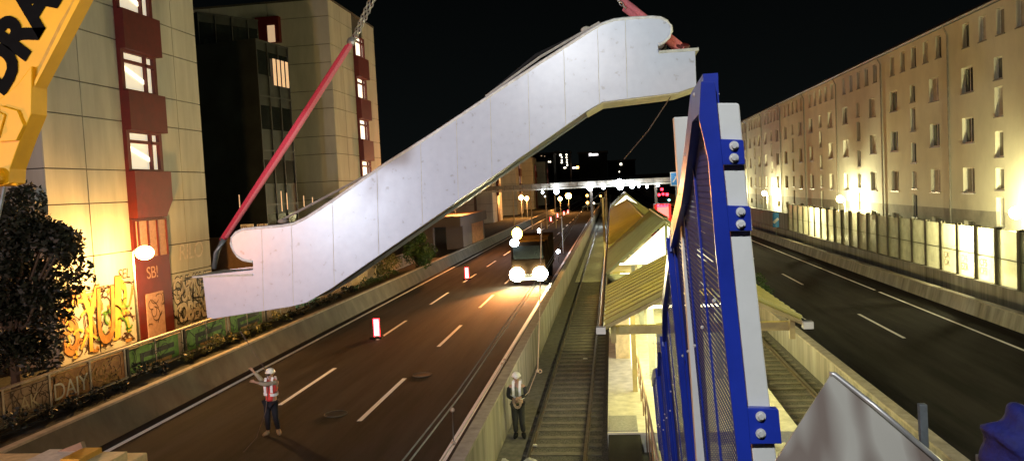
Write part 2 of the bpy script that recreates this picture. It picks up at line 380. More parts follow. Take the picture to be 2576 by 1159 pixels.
# ------------------------------------------------------------------ terraced houses right
def pane_window(par, X, y0, y1, z0, z1, leaves=2, lit=None, sx=1, transom=False):
    """window in a wall facing -X (sx=1) or +X (sx=-1)"""
    m_ = MB(); fw = .07; xa, xb = (X+.1*sx, X+.16*sx); xa, xb = min(xa, xb), max(xa, xb)
    m_.box(xa, xb, y0, y1, z0, z0+fw); m_.box(xa, xb, y0, y1, z1-fw, z1)
    n = leaves
    for k in range(n+1):
        yy = y0+(y1-y0)*k/n; a = max(y0, yy-fw/2) if 0 < k < n else (y0 if k == 0 else y1-fw)
        m_.box(xa, xb, a, a+fw, z0+fw, z1-fw)
    f = m_.build('window', 'frame_white', par)
    MB().box(X+.12*sx if sx > 0 else X-.14, X+.14*sx if sx > 0 else X-.12, y0+fw, y1-fw, z0+fw, z1-fw).build('pane', lit or 'window_glass', f)
    return f
def house(y0, L, wallmat, label, detail, litset=()):
    X = 21.; h_ = thing('terraced_house', label, 'house', (X, y0+L/2, .95), 'terraced houses along the right')
    cols = [(1.6, 3.1, 'd'), (5.4, 6.6, 's'), (8.9, 10.4, 'd')]
    wins = []
    for a, b, k in cols:
        if k == 'd':
            for z0 in (10.8, 7.85, 4.9): wins.append((a, b, z0, z0+1.5, 2))
            wins.append((a, b, 2.55, 3.25, 2))
        else:
            for z0, z1 in ((11.1, 12.3), (9.1, 10.7), (8.15, 9.0) if 0 else (6.9, 8.3), (5.1, 6.3), (3.1, 4.7), (1.1, 2.9)): wins.append((a+.1, b-.2, z0, z1, 1))
    for k in range(5):
        a = 1.1+k*2.05; wins.append((a, a+.85, 13.45, 14.85, 1))
    # wall built as strips around the openings
    m_ = MB(); Z0, Z1 = .95, 15.2
    edges = sorted({0, L}|{a for a, *_ in wins}|{b for _, b, *_ in wins})
    for i in range(len(edges)-1):
        a, b = edges[i], edges[i+1]
        op = sorted([(z0, z1) for (p, q, z0, z1, _) in wins if p <= a+1e-6 and q >= b-1e-6])
        z = Z0
        for z0, z1 in op+[(Z1, Z1)]:
            if z0 > z:
                for lo, hi, mi in ((z, min(z0, 3.9), 1), (max(z, 3.9), z0, 0)):
                    if hi > lo+1e-4: m_.box(X, X+.3, y0+a, y0+b, lo, hi, mi)
            z = max(z, z1)
    m_.box(X+.32, X+.4, y0, y0+L, Z0, Z1, 2)
    m_.build('wall', [wallmat, 'plinth', 'reveal'], h_)
    for (a, b, z0, z1, n) in wins:
        if not detail and z1 < 3.3: continue
        lit = random.choice([None, None, 'curtain', 'curtain', 'blind_pale'])
        pane_window(h_, X+.08, y0+a+.002, y0+b-.002, z0+.002, z1-.002, n, lit)
        MB().box(X-.06, X+.09, y0+a-.06, y0+b+.06, z0-.07, z0+.001).build('window_sill', 'zinc', h_)
    rf = MB().prism([(X-.35, 15.2), (X-.3, 15.35), (X+5, 17.7), (X+10, 15.3), (X+10, 15.2)], 'y', y0, y0+L).build('roof', 'roof_slate', h_)
    MB().box(X+.9, X+9.5, y0, y0+L, .95, 15.19).build('core', 'reveal', h_) if 0 else None
    for k in range(2):
        yy = y0+2.5+k*5.5
        MB().prism([(X+1.6, 16.04), (X+1.6, 16.1), (X+2.7, 16.62), (X+2.7, 16.5)], 'y', yy, yy+.8).build('skylight', 'zinc', rf)
    MB().tube([(X-.35, y0, 15.22), (X-.35, y0+L, 15.22)], .09, 6).build('gutter', 'zinc', h_)
    MB().tube([(X-.35, y0+L-.02, 15.15), (X-.1, y0+L-.02, 14.6), (X-.1, y0+L-.02, .95)], .06, 6).build('drainpipe', 'zinc', h_)
hl = ['pale terraced house running out of the picture at the right edge', 'pale yellow terraced house between the first and second full drainpipes from the right',
      'terraced house behind the lamp glare in the middle of the row', 'greyish terraced house just left of the middle lamp glare', 'narrow-looking pale terraced house left of the greyish one',
      'terraced house behind the small leftmost lamp glare', 'terraced house just beyond the small leftmost lamp glare', 'farthest terraced houses before the row passes behind the white post',
      'last terraced house hidden mostly behind the white post']
for k in range(9):
    house(39.45+k*12.05-(0 if k else 0), 12.05, ['render_pale', 'render_pale', 'render_grey', 'render_white', 'render_pale', 'render_grey'][k % 6], hl[k], k < 4)
# ------------------------------------------------------------------ street lamps right
def lamp(x, y, z, label, mt, en, col, arm=-.5, ground=.95, group='street lamps'):
    l_ = thing('street_lamp', label, 'street lamp', (x, y, ground), group)
    MB().tube([(x, y, ground), (x, y, z-.2), (x, y, z+.05)], [.07, .045, .04]).build('pole', 'galvanised', l_)
    MB().tube([(x, y, z+.05), (x+arm*.3, y, z+.16), (x+arm, y, z+.18)], .03).build('arm', 'galvanised', l_)
    hd = MB(); hd.prism([(x+arm*1.6, z+.2), (x+arm*1.6, z+.08), (x+arm*.7, z+.05), (x+arm*.7, z+.24)], 'y', y-.16, y+.16); hd.build('lamp_head', 'galvanised', l_)
    MB().ball((x+arm*1.15, y, z), ((.3, .36, .3) if mt == 'lamp_warm' else (.36, .32, .28)), 14, 10).build('bulb', mt, l_, True)
    lo = light('lamp_light', 'POINT', (x+arm*1.15, y, z-.5), en, col, .22); lo.parent = l_; lo.matrix_parent_inverse = Matrix.Translation(-Vector((x, y, ground)))
    return l_
LR = [(19.9, 40.6, 4.1, 'street lamp glaring at the right edge above the noise barrier'), (19.9, 70.0, 4.2, 'street lamp with the big round glare in the middle of the noise barrier'),
      (19.9, 103.5, 4.3, 'small distant street lamp glare near the white post'), (19.3, 128, 4.3, 'farthest street lamp in front of the terrace, behind the post'),
      (19.3, 12, 4.1, 'street lamp outside the right edge of the photo')]
for x, y, z, lb in LR: lamp(x, y, z, lb, 'lamp_warm', 5200, (1, .93, .5), -.35)
lamp(-18.95, 28.5, 4.7, 'orange sodium street lamp in front of the graffitied facade', 'lamp_sodium', 2600, (1, .5, .14), .45, .74)
lamp(-18.95, 4, 5.5, 'orange sodium street lamp outside the left edge of the photo', 'lamp_sodium', 3400, (1, .33, .07), .45, .74)
lamp(-16.0, 78, 6.5, 'orange street lamp behind the escalator over the left road', 'lamp_sodium', 8000, (1, .33, .08), .45, .74)
# ------------------------------------------------------------------ slab buildings left
def slab_building(y0, ry, label, zoff=0., lit=None, graf=False, top=21.4, L=11.3, rw=2.6, office='window_office'):
    X = -20.5; b_ = thing('office_block', label, 'building', (X, y0+L/2, .74), 'panel clad office blocks on the left')
    lv = [4.67+zoff]
    base = [.74, 3.32+zoff, 4.67+zoff]
    z = 4.67+zoff
    while z < top-1.4:
        base += [z+2.08, z+3.43]; z += 3.43
    base = [q for q in base if q < top]+[top]
    r0, r1 = ry, ry+rw
    m_ = MB(); g = .022
    def seg(a, b, cuts):
        e = [a]+cuts+[b]
        for i in range(len(e)-1):
            for j in range(len(base)-1): m_.box(X-.12, X, e[i]+g, e[i+1]-g, base[j]+g, base[j+1]-g)
    seg(y0, r0, [y0+(r0-y0)*.48]); seg(r1, y0+L, [r1+(y0+L-r1)*.45])
    m_.box(X-14, X-.1, y0+.1, y0+L-.1, .7, top-.05, 1)
    # south face panels
    e = [X-14, X-9.4, X-4.8, X-.01]
    for i in range(3):
        for j in range(len(base)-1): m_.box(e[i]+g, e[i+1]-g, y0, y0+.12, base[j]+g, base[j+1]-g)
    m_.build('wall', ['facade', 'joint'], b_)
    MB().box(X-14.1, X+.05, y0-.05, y0+L+.05, top, top+.12).build('parapet', 'joint', b_)
    # red bay: spandrels and windows
    zz = 8.08+zoff; k = 0
    MB().box(X-.13, X+.12, r0, r1, .74, 6.0+zoff).build('bay_base', 'oxide_red', b_)
    while zz < top-1:
        s0, s1 = zz-2.05, zz-.02
        sp_ = MB()
        if k == 0: sp_.prism([(r0-.02, s0), (r1-.45, s0), (r1+.12, s0+.75), (r1+.12, s1), (r0-.02, s1)], 'x', X-.1, X+.42)
        else: sp_.prism([(r0-.02, s0+.35), (r1+.12, s0+.35), (r1+.12, s1), (r0-.02, s1)], 'x', X-.1, X+.42)
        sp_.build('spandrel', 'oxide_red', b_)
        w0, w1 = zz-.02, min(zz+1.75, top)
        f = MB(); xa, xb = X-.13, X+.16
        for (p, q, s, v) in ((r0, r0+.22, w0, w1), (r1-.22, r1, w0, w1), (r0+.22, r1-.22, w0, w0+.1), (r0+.22, r1-.22, w1-.12, w1), (r0+.22, r1-.22, w1-.55, w1-.42), (r1-.85, r1-.75, w0+.1, w1-.12)):
            f.box(xa, xb, p, q, s, v)
        wn = f.build('window', 'oxide_red', b_)
        mt = (lit[k] if lit and k < len(lit) else 'window_glass')
        MB().box(X-.05, X+.0, r0+.22, r1-.22, w0+.1, w1-.12).build('pane', mt, wn)
        if mt == 'window_office':
            MB().beam((X+.03, r0+.4, w0+1.0), (X+.03, r1-.7, w0+.5), .02, .18).build('blind', 'window_lit', wn)  # blind glows itself to stand for room light on it
        zz += 3.43; k += 1
    return b_
b1 = slab_building(26.0, 30.8, 'pale panelled office block with red window bay and graffiti, nearest on the left', 0, ['window_office']*4)
X = -20.37
# ground part of the red bay, window and door
f = MB(); f.box(X, X+.06, 31.0, 33.2, 4.3, 5.9); wdw = f.build('window', 'window_office', b1)
wdw.data.materials[0] = MATS['spray_rose']
for y in (31.0, 31.7, 32.4, 33.12): MB().box(X+.06, X+.12, y, y+.08, 4.3, 5.9).build('mullion', 'oxide_red', wdw)
d_ = MB().box(X, X+.05, 31.3, 32.6, .76, 2.7).build('door', 'spray_rose', b1)
text_mesh('graffiti', 'SB!', .75, 'spray_rose', (-20.36, 31.5, 3.35), (0, 1, 0), (0, 0, 1), b1).scale = (1, 1, 1)
def wall_text(txt, size, y, z, mt, d=.01, off=0., sh=.15, par=None, X=-20.49):
    # a wall seen from +X: text runs towards +Y
    return text_mesh('graffiti', txt, size, mt, (X+d, y, z), (0, 1, 0), (0, 0, 1), par or b1, .004, off, sh)
X0 = -20.49
def outlined(txt, size, y, z, fill, line, d=0., off=.03, sx=1.):
    a = wall_text(txt, size, y, z, line, .006+d, off+.05); b = wall_text(txt, size, y, z, fill, .018+d, off)
    for q in (a, b):
        q.data.transform(Matrix.Translation((0, y, 0)) @ Matrix.Diagonal((1, sx, 1, 1)) @ Matrix.Translation((0, -y, 0)))
outlined('S', 3.4, 26.15, 1.1, 'spray_ochre', 'spray_brown', sx=.62)
outlined('Y', 3.6, 27.15, 1.0, 'spray_yellow', 'spray_brown', .02, sx=.5)
outlined('U', 3.2, 28.0, 1.15, 'spray_ochre', 'spray_brown', .04, sx=.55)
outlined('I', 3.6, 28.95, 1.2, 'spray_yellow', 'spray_brown', .02, sx=.9)
outlined('R', 3.1, 29.3, 1.35, 'spray_yellow', 'spray_green', .0, sx=.52)
sp_ = MB()
for k in range(16):
    y, z = random.choice([(26.1, random.uniform(1, 2.6)), (random.uniform(29.9, 30.6), random.uniform(1.6, 3.5))]); y += random.uniform(-.1, .2)
    sp_.ball((X0+.02, y, z), (.01, random.uniform(.05, .13), random.uniform(.05, .12)), 8, 6)
sp_.build('graffiti', 'spray_brown', b1)
wall_text('SEL', .6, 29.7, 3.55, 'spray_brown')
outlined('GUMSHZ', 1.75, 33.6, 1.9, 'spray_white', 'spray_black', off=.02, sx=.52)
outlined('OBERE', 1.3, 33.9, .95, 'spray_white', 'spray_black', .02, off=.05, sx=.75)
wall_text('RILO', 1.1, 34.3, 3.9, 'spray_white')
b2 = slab_building(56.8, 62.1, 'pale panelled office block with brightly lit windows, above the red sling', -.35, ['window_lit']*6)
# red framed bay and lit window on its south face
p0, p1 = at(645, 47, Y=56.6), at(707, 107, Y=56.6)
f = MB(); f.box(p0.x, p1.x, 56.3, 56.79, p1.z, p0.z); bay = f.build('window_bay', 'oxide_red', b2)
q0, q1 = at(672, 65, Y=56.28), at(693, 106, Y=56.28)
MB().box(q0.x, q1.x, 56.26, 56.29, q1.z, q0.z).build('pane', 'window_dim', bay)
# farther ones: place by the window columns seen
for (px, lb, ls) in ((1251, 'distant panelled block with one lit window column under the escalator', ['window_glass', 'window_lit', 'window_lit']),
                     (1308, 'distant panelled block with two bright windows left of the grey sheet', ['window_lit', 'window_lit', 'window_glass']),
                     (1348, 'far block with a single lit window', ['window_glass', 'window_lit']),
                     (1378, 'farthest panelled block with two small lit windows', ['window_lit', 'window_lit'])):
    y = at(px, 470, X=-20.5).y
    slab_building(y-6.4, y-1.3, lb, -.6, ls, top=14.5)
# dark glazed link between block 1 and block 2
lk = thing('glazed_building', 'dark glazed office wing between the two pale blocks', 'building', (-26, 48, .74))
def oblique(pa, pb, ztop, zb, depth, name, nm):
    a, b = at(*pa, Z=ztop), at(*pb, Z=ztop); dv = (b-a); dv.z = 0; L = dv.length; dv.normalize(); n = Vector((dv.y, -dv.x, 0))
    if n.y > 0: n = -n
    back = -n*depth
    m_ = MB(); A = (a.x, a.y); B = (b.x, b.y)
    m_.prism([A, B, (b.x+back.x, b.y+back.y), (a.x+back.x, a.y+back.y)], 'z', zb, ztop); o = m_.build(name, 'dark_panel', lk)
    # curtain wall grid
    g = MB(); gl = MB(); k = 0; s = 0.
    while s < L:
        p = a+dv*s+n*.06
        g.beam((p.x, p.y, zb), (p.x, p.y, ztop), .07, .07, upv=n)
        s += 1.2
    z = ztop-.05
    while z > zb:
        p, q = a+n*.06, b+n*.06
        g.beam((p.x, p.y, z), (q.x, q.y, z), .06, .1)
        if z-2.2 > zb:
            p, q = a+n*.02, b+n*.02; p2 = p+dv*.1; q2 = q-dv*.1
            MB().quad((p2.x, p2.y, z-2.1), (q2.x, q2.y, z-2.1), (q2.x, q2.y, z-.6), (p2.x, p2.y, z-.6)).build('window_band', 'dark_glass', o)
        z -= 3.43
    g.build('mullion', 'mullion', o)
    return a, b, dv, n, o
a, b, dv, n, wo = oblique((495, 30), (648, 51), 19.3, .74, 8, 'wing', 0)
a, b, dv, n, wo = oblique((640, 97), (722, 121), 16.6, .74, 9, 'wing', 0)
wl = MB()
L = (b-a).length
for k in range(4):
    s = L*.45+k*(L*.53/4); p = a+dv*s+n*.12; q = a+dv*(s+L*.53/4-.15)+n*.12
    wl.quad((p.x, p.y, 13.9), (q.x, q.y, 13.9), (q.x, q.y, 15.6), (p.x, p.y, 15.6))
wl.build('lit_window', 'window_dim', wo)
gf = MB()
for px_, h_3 in ((602, .35), (708, .55), (722, .45), (764, .3), (786, .22)):
    p = at(px_, 506, Y=40.2); gf.box(p.x-.015, p.x+.015, p.y, p.y+.04, p.z-h_3, p.z+h_3)
gf.build('reflection_strip', 'window_dim', wo)  # glowing strips stand for white reflections in the ground floor glazing
MB().box(-26, -19.5, 40.5, 41, .74, 4.6).build('ground_floor', 'brown_metal', lk)
for (xa, xb, ya, yb, tx) in ((607, 638, 563, 584, 'SR'), (648, 673, 562, 577, 'GA')):
    p, q = at(xa, yb, Y=40.3), at(xb, ya, Y=40.3)
    s_ = MB().box(p.x, q.x, 40.25, 40.3, p.z, q.z).build('white_board', 'frame_white', lk)
    text_mesh('lettering', tx, .34, 'oxide_red', (p.x+.06, 40.245, p.z+.1), (1, 0, 0), (0, 0, 1), s_, .002)
# ------------------------------------------------------------------ graffiti fence left
fn = thing('panel_fence', 'long low board fence covered in graffiti above the sloped concrete wall', 'fence', (-16.5, 35, .74))
y = 11.6; k = 0
FM = {4: 'orange_board', 5: 'orange_board', 6: 'orange_board'}
while y < 62:
    L = 1.76
    big = y > 23.8
    m_ = MB().box(-16.54, -16.46, y-.045, y+.045, .74, 1.78); m_.build('post', 'fence_rail', fn)
    if abs(y-23.92) < .3 or abs(y-27.44) < .3 or abs(y-34.5) < .3:
        MB().box(-16.55, -16.44, y+.08, y+.2, .74, 1.74).build('post', 'joint', fn)
    mt = 'dirty_board'
    if 20 < y < 23.8: mt = 'orange_board'
    if 37 < y < 41.5: mt = 'teal_board'
    if 45.5 < y < 46.9 or 47 < y < 50.5: mt = 'tan_board'
    if 51 < y < 53: mt = 'teal_board' if 0 else 'spray_dark'
    MB().box(-16.52, -16.48, y+.05, y+L-.05, .84, 1.7).build('board', mt, fn)
    y += L; k += 1
MB().box(-16.56, -16.42, 11, 62.5, 1.78, 1.83).build('top_rail', 'fence_rail', fn)
MB().box(-16.55, -16.44, 11, 62.5, .78, .83).build('bottom_rail', 'fence_rail', fn)
XF = -16.475
def fence_art(y0):
    g = MB()   # green block letter with dark slots
    g.box(XF, XF+.008, y0, y0+3.0, .86, 1.68); a_ = g.build('graffiti', 'spray_green', fn)
    g = MB(); g.box(XF+.008, XF+.014, y0+.75, y0+2.7, 1.26, 1.44); g.box(XF+.008, XF+.014, y0+.75, y0+2.7, .98, 1.12); g.box(XF+.008, XF+.014, y0+.6, y0+.8, .9, 1.44)
    g.build('graffiti', 'spray_dark', fn)
    MB().box(XF+.014, XF+.02, y0+.9, y0+2.5, .88, 1.0).build('graffiti', 'spray_ochre', fn)
fence_art(24.15); fence_art(27.75); fence_art(31.2)
for tx, y_, z_, s_ in (('DAJY', 20.5, .95, .72), ('AK', 19.2, 1.0, .6)):
    text_mesh('graffiti', tx, s_, 'spray_white' if tx == 'DAJY' else 'tan_board', (XF+.004, y_, z_), (0, 1, 0), (0, 0, 1), fn, .003)
# ------------------------------------------------------------------ plants
def leaves(m_, c, rad, n, size, mi=0, squash=1.):
    for _ in range(n):
        d = Vector((random.gauss(0, 1), random.gauss(0, 1), random.gauss(0, 1))).normalized()*(random.random()**.45)
        p = Vector(c)+Vector((d.x*rad, d.y*rad, d.z*rad*squash))
        a = Vector((random.gauss(0, 1), random.gauss(0, 1), random.gauss(0, .8))).normalized(); b = a.cross(Vector((random.gauss(0, 1), random.gauss(0, 1), random.gauss(0, 1)))).normalized()
        s = size*random.uniform(.6, 1.4); a *= s; b *= s*.45
        m_._add([p-a, p-b*1., p+a, p+b*1.], [(0, 1, 2, 3)], mi)
def tree(name, label, base, h, blobs, nleaf, size, mt, cat='tree', group=None, trunk=.12):
    t_ = thing(name, label, cat, base, group); base = Vector(base)
    tr = MB(); tr.tube([base, base+Vector((.05, 0, h*.4)), base+Vector((-.05, .05, h*.8))], [trunk, trunk*.7, trunk*.3])
    cr = MB()
    for (dx, dy, dz, r) in blobs:
        c = base+Vector((dx, dy, dz)); tr.tube([base+Vector((0, 0, min(dz*.6, h*.5))), (base+c)/2+Vector((0, 0, dz*.2)), c], [trunk*.5, trunk*.3, trunk*.12], 6)
        leaves(cr, c, r, nleaf, size, squash=.85)
    tr.build('trunk', 'bark', t_); cr.build('crown', mt, t_)
    return t_
bl = []
for k in range(34):
    px, py = random.uniform(-90, 185), random.uniform(500, 880)
    lim = 120+60*math.sin((py-470)/130.)
    if px > lim: continue
    p = at(px, py, Y=random.uniform(20.3, 23)); bl.append((p.x+18.5, p.y-21.5, p.z-.74, random.uniform(.35, .75)))
for (px, py) in ((60, 500), (110, 590), (150, 600), (165, 640), (175, 690), (150, 740), (120, 790), (110, 850), (40, 560), (20, 640), (80, 680), (60, 760), (50, 850), (20, 900), (90, 900), (-20, 620), (-30, 780)):
    p = at(px, py, Y=21.5+random.uniform(-.6, .6)); bl.append((p.x+18.5, p.y-21.5, p.z-.74, random.uniform(.5, .8)))
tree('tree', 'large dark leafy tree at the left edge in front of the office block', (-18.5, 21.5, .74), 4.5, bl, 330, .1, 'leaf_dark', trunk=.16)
bl = [(0, 0, 2.0, .95), (.6, .8, 1.8, .8), (-.5, .4, 1.5, .8), (.2, 0, 2.9, .6), (.7, -.6, 1.5, .7), (-.3, -.8, 2.1, .7), (.3, .3, 1.0, .7)]
tree('tree', 'round green tree growing beside the left road edge', (-15.0, 58, .2), 2.6, bl, 420, .1, 'leaf_mid')
bl = [(0, 0, 1.0, .6), (.1, .6, 1.5, .5), (0, 1.1, 2.2, .4), (-.1, -.8, .6, .6), (.2, 1.4, 1.0, .6), (0, .8, 2.9, .3)]
tree('shrub', 'warm-lit yellowish shrub left of the round green tree', (-15.6, 51.5, .74), 1.8, bl, 260, .08, 'leaf_warm', 'shrub', trunk=.05)
hg = [(0, k*1.1-.5, .1+random.uniform(-.1, .25), random.uniform(.25, .45)) for k in range(9)]
for yb, mt, lb in ((16.5, 'leaf_dark', 'dark low hedge under the first fence boards at lower left'), (27, 'leaf_warm', 'low warm-lit weeds below the green graffiti boards'), (36.5, 'leaf_dark', 'low dark hedge below the escalator and fence'),
                   (46, 'leaf_mid', 'low bushes below the tan fence boards')):
    tree('shrub', lb, (-15.8, yb, .74), .3, [(a_, b_, c_+random.uniform(0, .1), r_2) for a_, b_, c_, r_2 in hg], 110, .07, mt, 'shrub', trunk=.02)
tree('shrub', 'green weeds behind the white post beside the right road', (7.6, 42.5, 0), .8, [(0, 0, .5, .5), (.1, .6, .9, .45), (0, -.7, .5, .4), (.4, .2, .4, .4)], 160, .07, 'leaf_mid', 'shrub', trunk=.03)
# ------------------------------------------------------------------ platform and canopy
kind(MB().box(-.36, 4.3, 19.2, 160, -.9, .3).build('platform', 'paving'), 'structure')
kind(MB().box(-.36, 4.3, 2, 19.2, -.9, -.2).build('platform_end_ramp', 'dark_steel'), 'structure')
tag(MB().box(-.34, .4, 19.3, 20.6, .3, .318).build('grating', 'tactile'), 'ribbed grey metal grating at the near end of the platform', 'grating')
tag(MB().box(-.34, .45, 17.2, 19.17, -.2, .27).build('equipment_box', 'rubber', bevel=.02), 'dark flat equipment box below the platform end', 'box')
def gable_roof(par, y0, y1, xe0, xe1, xr, ze, zr, mt, rib=.42, th=.05):
    m_ = MB()
    for (xe) in (xe0, xe1):
        d = Vector((xr-xe, 0, zr-ze)); L = d.length; d.normalize(); n_ = Vector((-d.z, 0, d.x)) if d.x > 0 else Vector((d.z, 0, -d.x))
        A, B = Vector((xe, 0, ze)), Vector((xr, 0, zr))
        m_.prism([(A.x, A.z), (B.x, B.z), (B.x-0*n_.x, B.z-th*1.2), (A.x, A.z-th*1.2)], 'y', y0, y1)
        y = y0+.1
        while y < y1-.1:
            p, q = A+n_*.03+d*.01, B+n_*.03-d*.03
            m_.beam((p.x, y, p.z), (q.x, y, q.z), rib*.42, .07, upv=(0, 0, 1)); y += rib
    rf = m_.build('roof', mt, par)
    MB().box(xr-.1, xr+.1, y0-.02, y1+.02, zr+.035, zr+.1).build('ridge_cap', mt, rf)
    return rf
cp = thing('platform_canopy', 'yellow-green ribbed gable roof canopy over the platform', 'canopy', (1.9, 30, .3))
XE0, XE1, XR = -.3, 4.2, 1.95
gable_roof(cp, 18.4, 25.2, XE0, XE1, XR, 3.2, 4.28, 'canopy_sheet', .62)
gable_roof(cp, 29.3, 40.2, XE0-.03, XE1+.03, XR, 3.1, 5.05, 'canopy_sheet_green', .5)
gable_roof(cp, 41, 104, XE0, XE1, XR, 3.2, 4.28, 'canopy_sheet', 1.1)
gable_roof(cp, 108, 125, XE0-.03, XE1+.03, XR, 3.1, 5.05, 'zinc_roof_green', 1.)
MB().box(XE0, XE1, 25.2, 29.3, 3.02, 3.1).build('glass_roof', 'dark_glass', cp)
for yy in (29.45, 108.2):
    g = MB().prism([(XE0+.55, 3.42), (XR, 4.93-.06), (XE1-.55, 3.42)], 'y', yy, yy+.03); g.build('gable_glazing', 'gable_glow', cp)
    MB().box(XR-.05, XR+.05, yy-.06, yy-.005, 3.4, 4.9).build('gable_mullion', 'zinc_roof_green', cp)
for yy in (18.36,):
    for xe, sgn in ((XE0, 1), (XE1, -1)):
        MB().beam((xe-.0, yy, 3.2-.09), (XR, yy, 4.28-.09), .09, .18, upv=(0, 1, 0)).build('rake_board', 'timber_yellow', cp)
        MB().beam((xe+.2*sgn, yy+.1, 2.72), (xe+.2*sgn, yy+.1, 3.16), .12, .12).build('bracket', 'timber_yellow', cp)
        MB().tube([(xe-.08*sgn, 18.3, 3.1), (xe-.08*sgn, 104, 3.1)], .07, 8).build('gutter', 'dark_steel', cp)
        MB().box(xe-.2*sgn if sgn > 0 else xe-.02, xe+.02 if sgn > 0 else xe+.2, 18.1, 18.3, 3.0, 3.16).build('gutter_end', 'white_paint', cp)
MB().beam((XE0+.25, 18.6, 3.0), (XE1-.25, 18.6, 3.0), .16, .2).build('tie_beam', 'timber_yellow', cp)
MB().beam((XE0+.25, 24.6, 3.0), (XE1-.25, 24.6, 3.0), .16, .2).build('tie_beam', 'timber_yellow', cp)
for (x, y) in ((1.03, 19.0), (3.1, 19.), (1.03, 24.5), (3.1, 24.5), (1.03, 33), (3.1, 33), (1.03, 45), (3.1, 45), (1.03, 60), (1.03, 80)):
    MB().box(x-.1, x+.1, y-.1, y+.1, .3, 3.05).build('column', 'grey_paint', cp)
for y in (19.6, 22.6, 26.5, 31, 35):
    f_2 = MB().box(.2, 3.6, y-.06, y+.06, 2.86, 2.92).build('light_tube', 'tube_light', cp)
# cabin and glazing under the canopy
cb = thing('waiting_shelter', 'cream waiting shelter with glowing yellow glass under the canopy', 'shelter', (.3, 27, .3))
MB().box(-.1, .4, 27.5, 32, .3, 2.9).build('wall', 'container_beige', cb)
MB().box(.42, .5, 23.2, 27.4, .3, 2.8).build('glass_wall', 'gable_glow', cb)
MB().box(.38, .52, 23.0, 23.18, .3, 2.9).build('frame', 'timber_yellow', cb)
hr = thing('handrail', 'brown metal handrail along the platform stair opening', 'handrail', (.5, 22, .3))
pts = [(.52, 29.5, 1.3), (.56, 24, 1.3), (.62, 17.2, 1.3), (.64, 14.5, 1.3)]
MB().tube(pts, .028).build('rail', 'rope', hr)
MB().tube([(x, y, .75) for x, y, z in pts], .018).build('rail', 'brown_metal', hr)
for k in range(11):
    y = 15+k*1.4; MB().tube([(.64-(y-14.5)*.008, y, .3 if y > 19.2 else -.2), (.64-(y-14.5)*.008, y, 1.3)], .018).build('baluster', 'brown_metal', hr)
kind(MB().box(.7, 3.9, 8, 19.19, -.2, .05).build('stair_foot_floor', 'paving'), 'structure')
for k in range(3): light('canopy_light', 'POINT', (1.9, 20+k*4, 2.6), 300, (1, .93, .4), .4)
for yy in (31, 35, 45, 55, 66, 78, 90, 100): light('canopy_light', 'POINT', (1.95, yy, 2.6), 300, (1, .93, .42), .4)
# ------------------------------------------------------------------ overhead line
mast_l = 'pale catenary mast beside the platform gutter'
cm = thing('catenary_mast', 'pale steel overhead line mast at the platform edge', 'mast', (-.55, 46.4, -.5))
MB().beam((-.55, 46.4, -.55), (-.55, 46.4, 5.7), .12, .12).build('pole', 'container_beige', cm)
MB().tube([(-.55, 46.4, 5.4), (-1.8, 46.4, 5.2)], .03).build('bracket', 'galvanised', cm)
for y, lb in ((80, 'distant overhead line mast right of the far lamps'), (112, 'farthest overhead line mast by the lit gantry')):
    cm2 = copy_tree(cm); cm2.location = (-.55, y, -.5); cm2['label'] = lb
ow = thing('overhead_wire', 'twin overhead line wires with a dropper above the left track', 'overhead wire', (-1.7, 20, 4.4))
def wire(par, pts, r, mt, nm='wire'): return MB().tube(pts, r, 6).build(nm, mt, par)
for dx in (-.03, .03): wire(ow, [(-1.66+dx, 3, 4.5), (-1.7+dx, 8, 4.36), (-1.7+dx, 20, 4.5), (-1.7+dx, 46, 5.2), (-1.7+dx, 112, 5.2)], .008, 'galvanised')
pA, pB = at(1110, 1159, Z=3.9), at(1280, 890, Z=3.9)
wire(ow, [pA, at(1160, 1085, Z=3.9), pB, at(1450, 620, Z=4.0)], .008, 'chain_steel')
pd = at(1138, 1030, X=-1.7); pe = at(1141, 1113, Z=3.9)
wire(ow, [pd, pe], .005, 'galvanised', 'dropper'); 
for p in (pd, pe, at(1270, 905, Z=3.9), at(1263, 915, Z=3.9)): MB().ball(p, .025, 8, 6).build('clamp', 'rope', ow)
# ------------------------------------------------------------------ escalator
es = thing('escalator', 'white film-wrapped escalator hanging from red slings above the left road', 'escalator', (-4, 20, 3.4))
OUT = [(636, 678), (636, 658), (612, 653), (597, 643), (587, 628), (582, 612), (584, 597), (594, 585), (612, 577), (640, 574), (675, 571), (710, 568), (739, 563), (771, 548), (837, 505), (957, 421), (1085, 340), (1220, 250), (1357, 160), (1440, 107), (1485, 78), (1513, 62), (1545, 51), (1580, 47), (1640, 44), (1662, 46), (1678, 54), (1687, 66), (1689, 80), (1683, 93), (1669, 107), (1655, 113), (1657, 134), (1749, 128), (1752, 217), (1704, 233), (1516, 257), (1474, 281), (1357, 363), (1220, 458), (1085, 552), (957, 640), (835, 724), (771, 761), (730, 771), (540, 801), (521, 799), (509, 692)]
prof = [(lambda p: (p.x, p.z))(at(x, y, Y=20.)) for x, y in OUT]
sd = MB().prism(prof, 'y', 20.0, 20.05).build('side_panel', 'plastic_film', es, bevel=.012)
MB().prism(prof, 'y', 21.55, 21.6).build('side_panel', 'plastic_film', es)
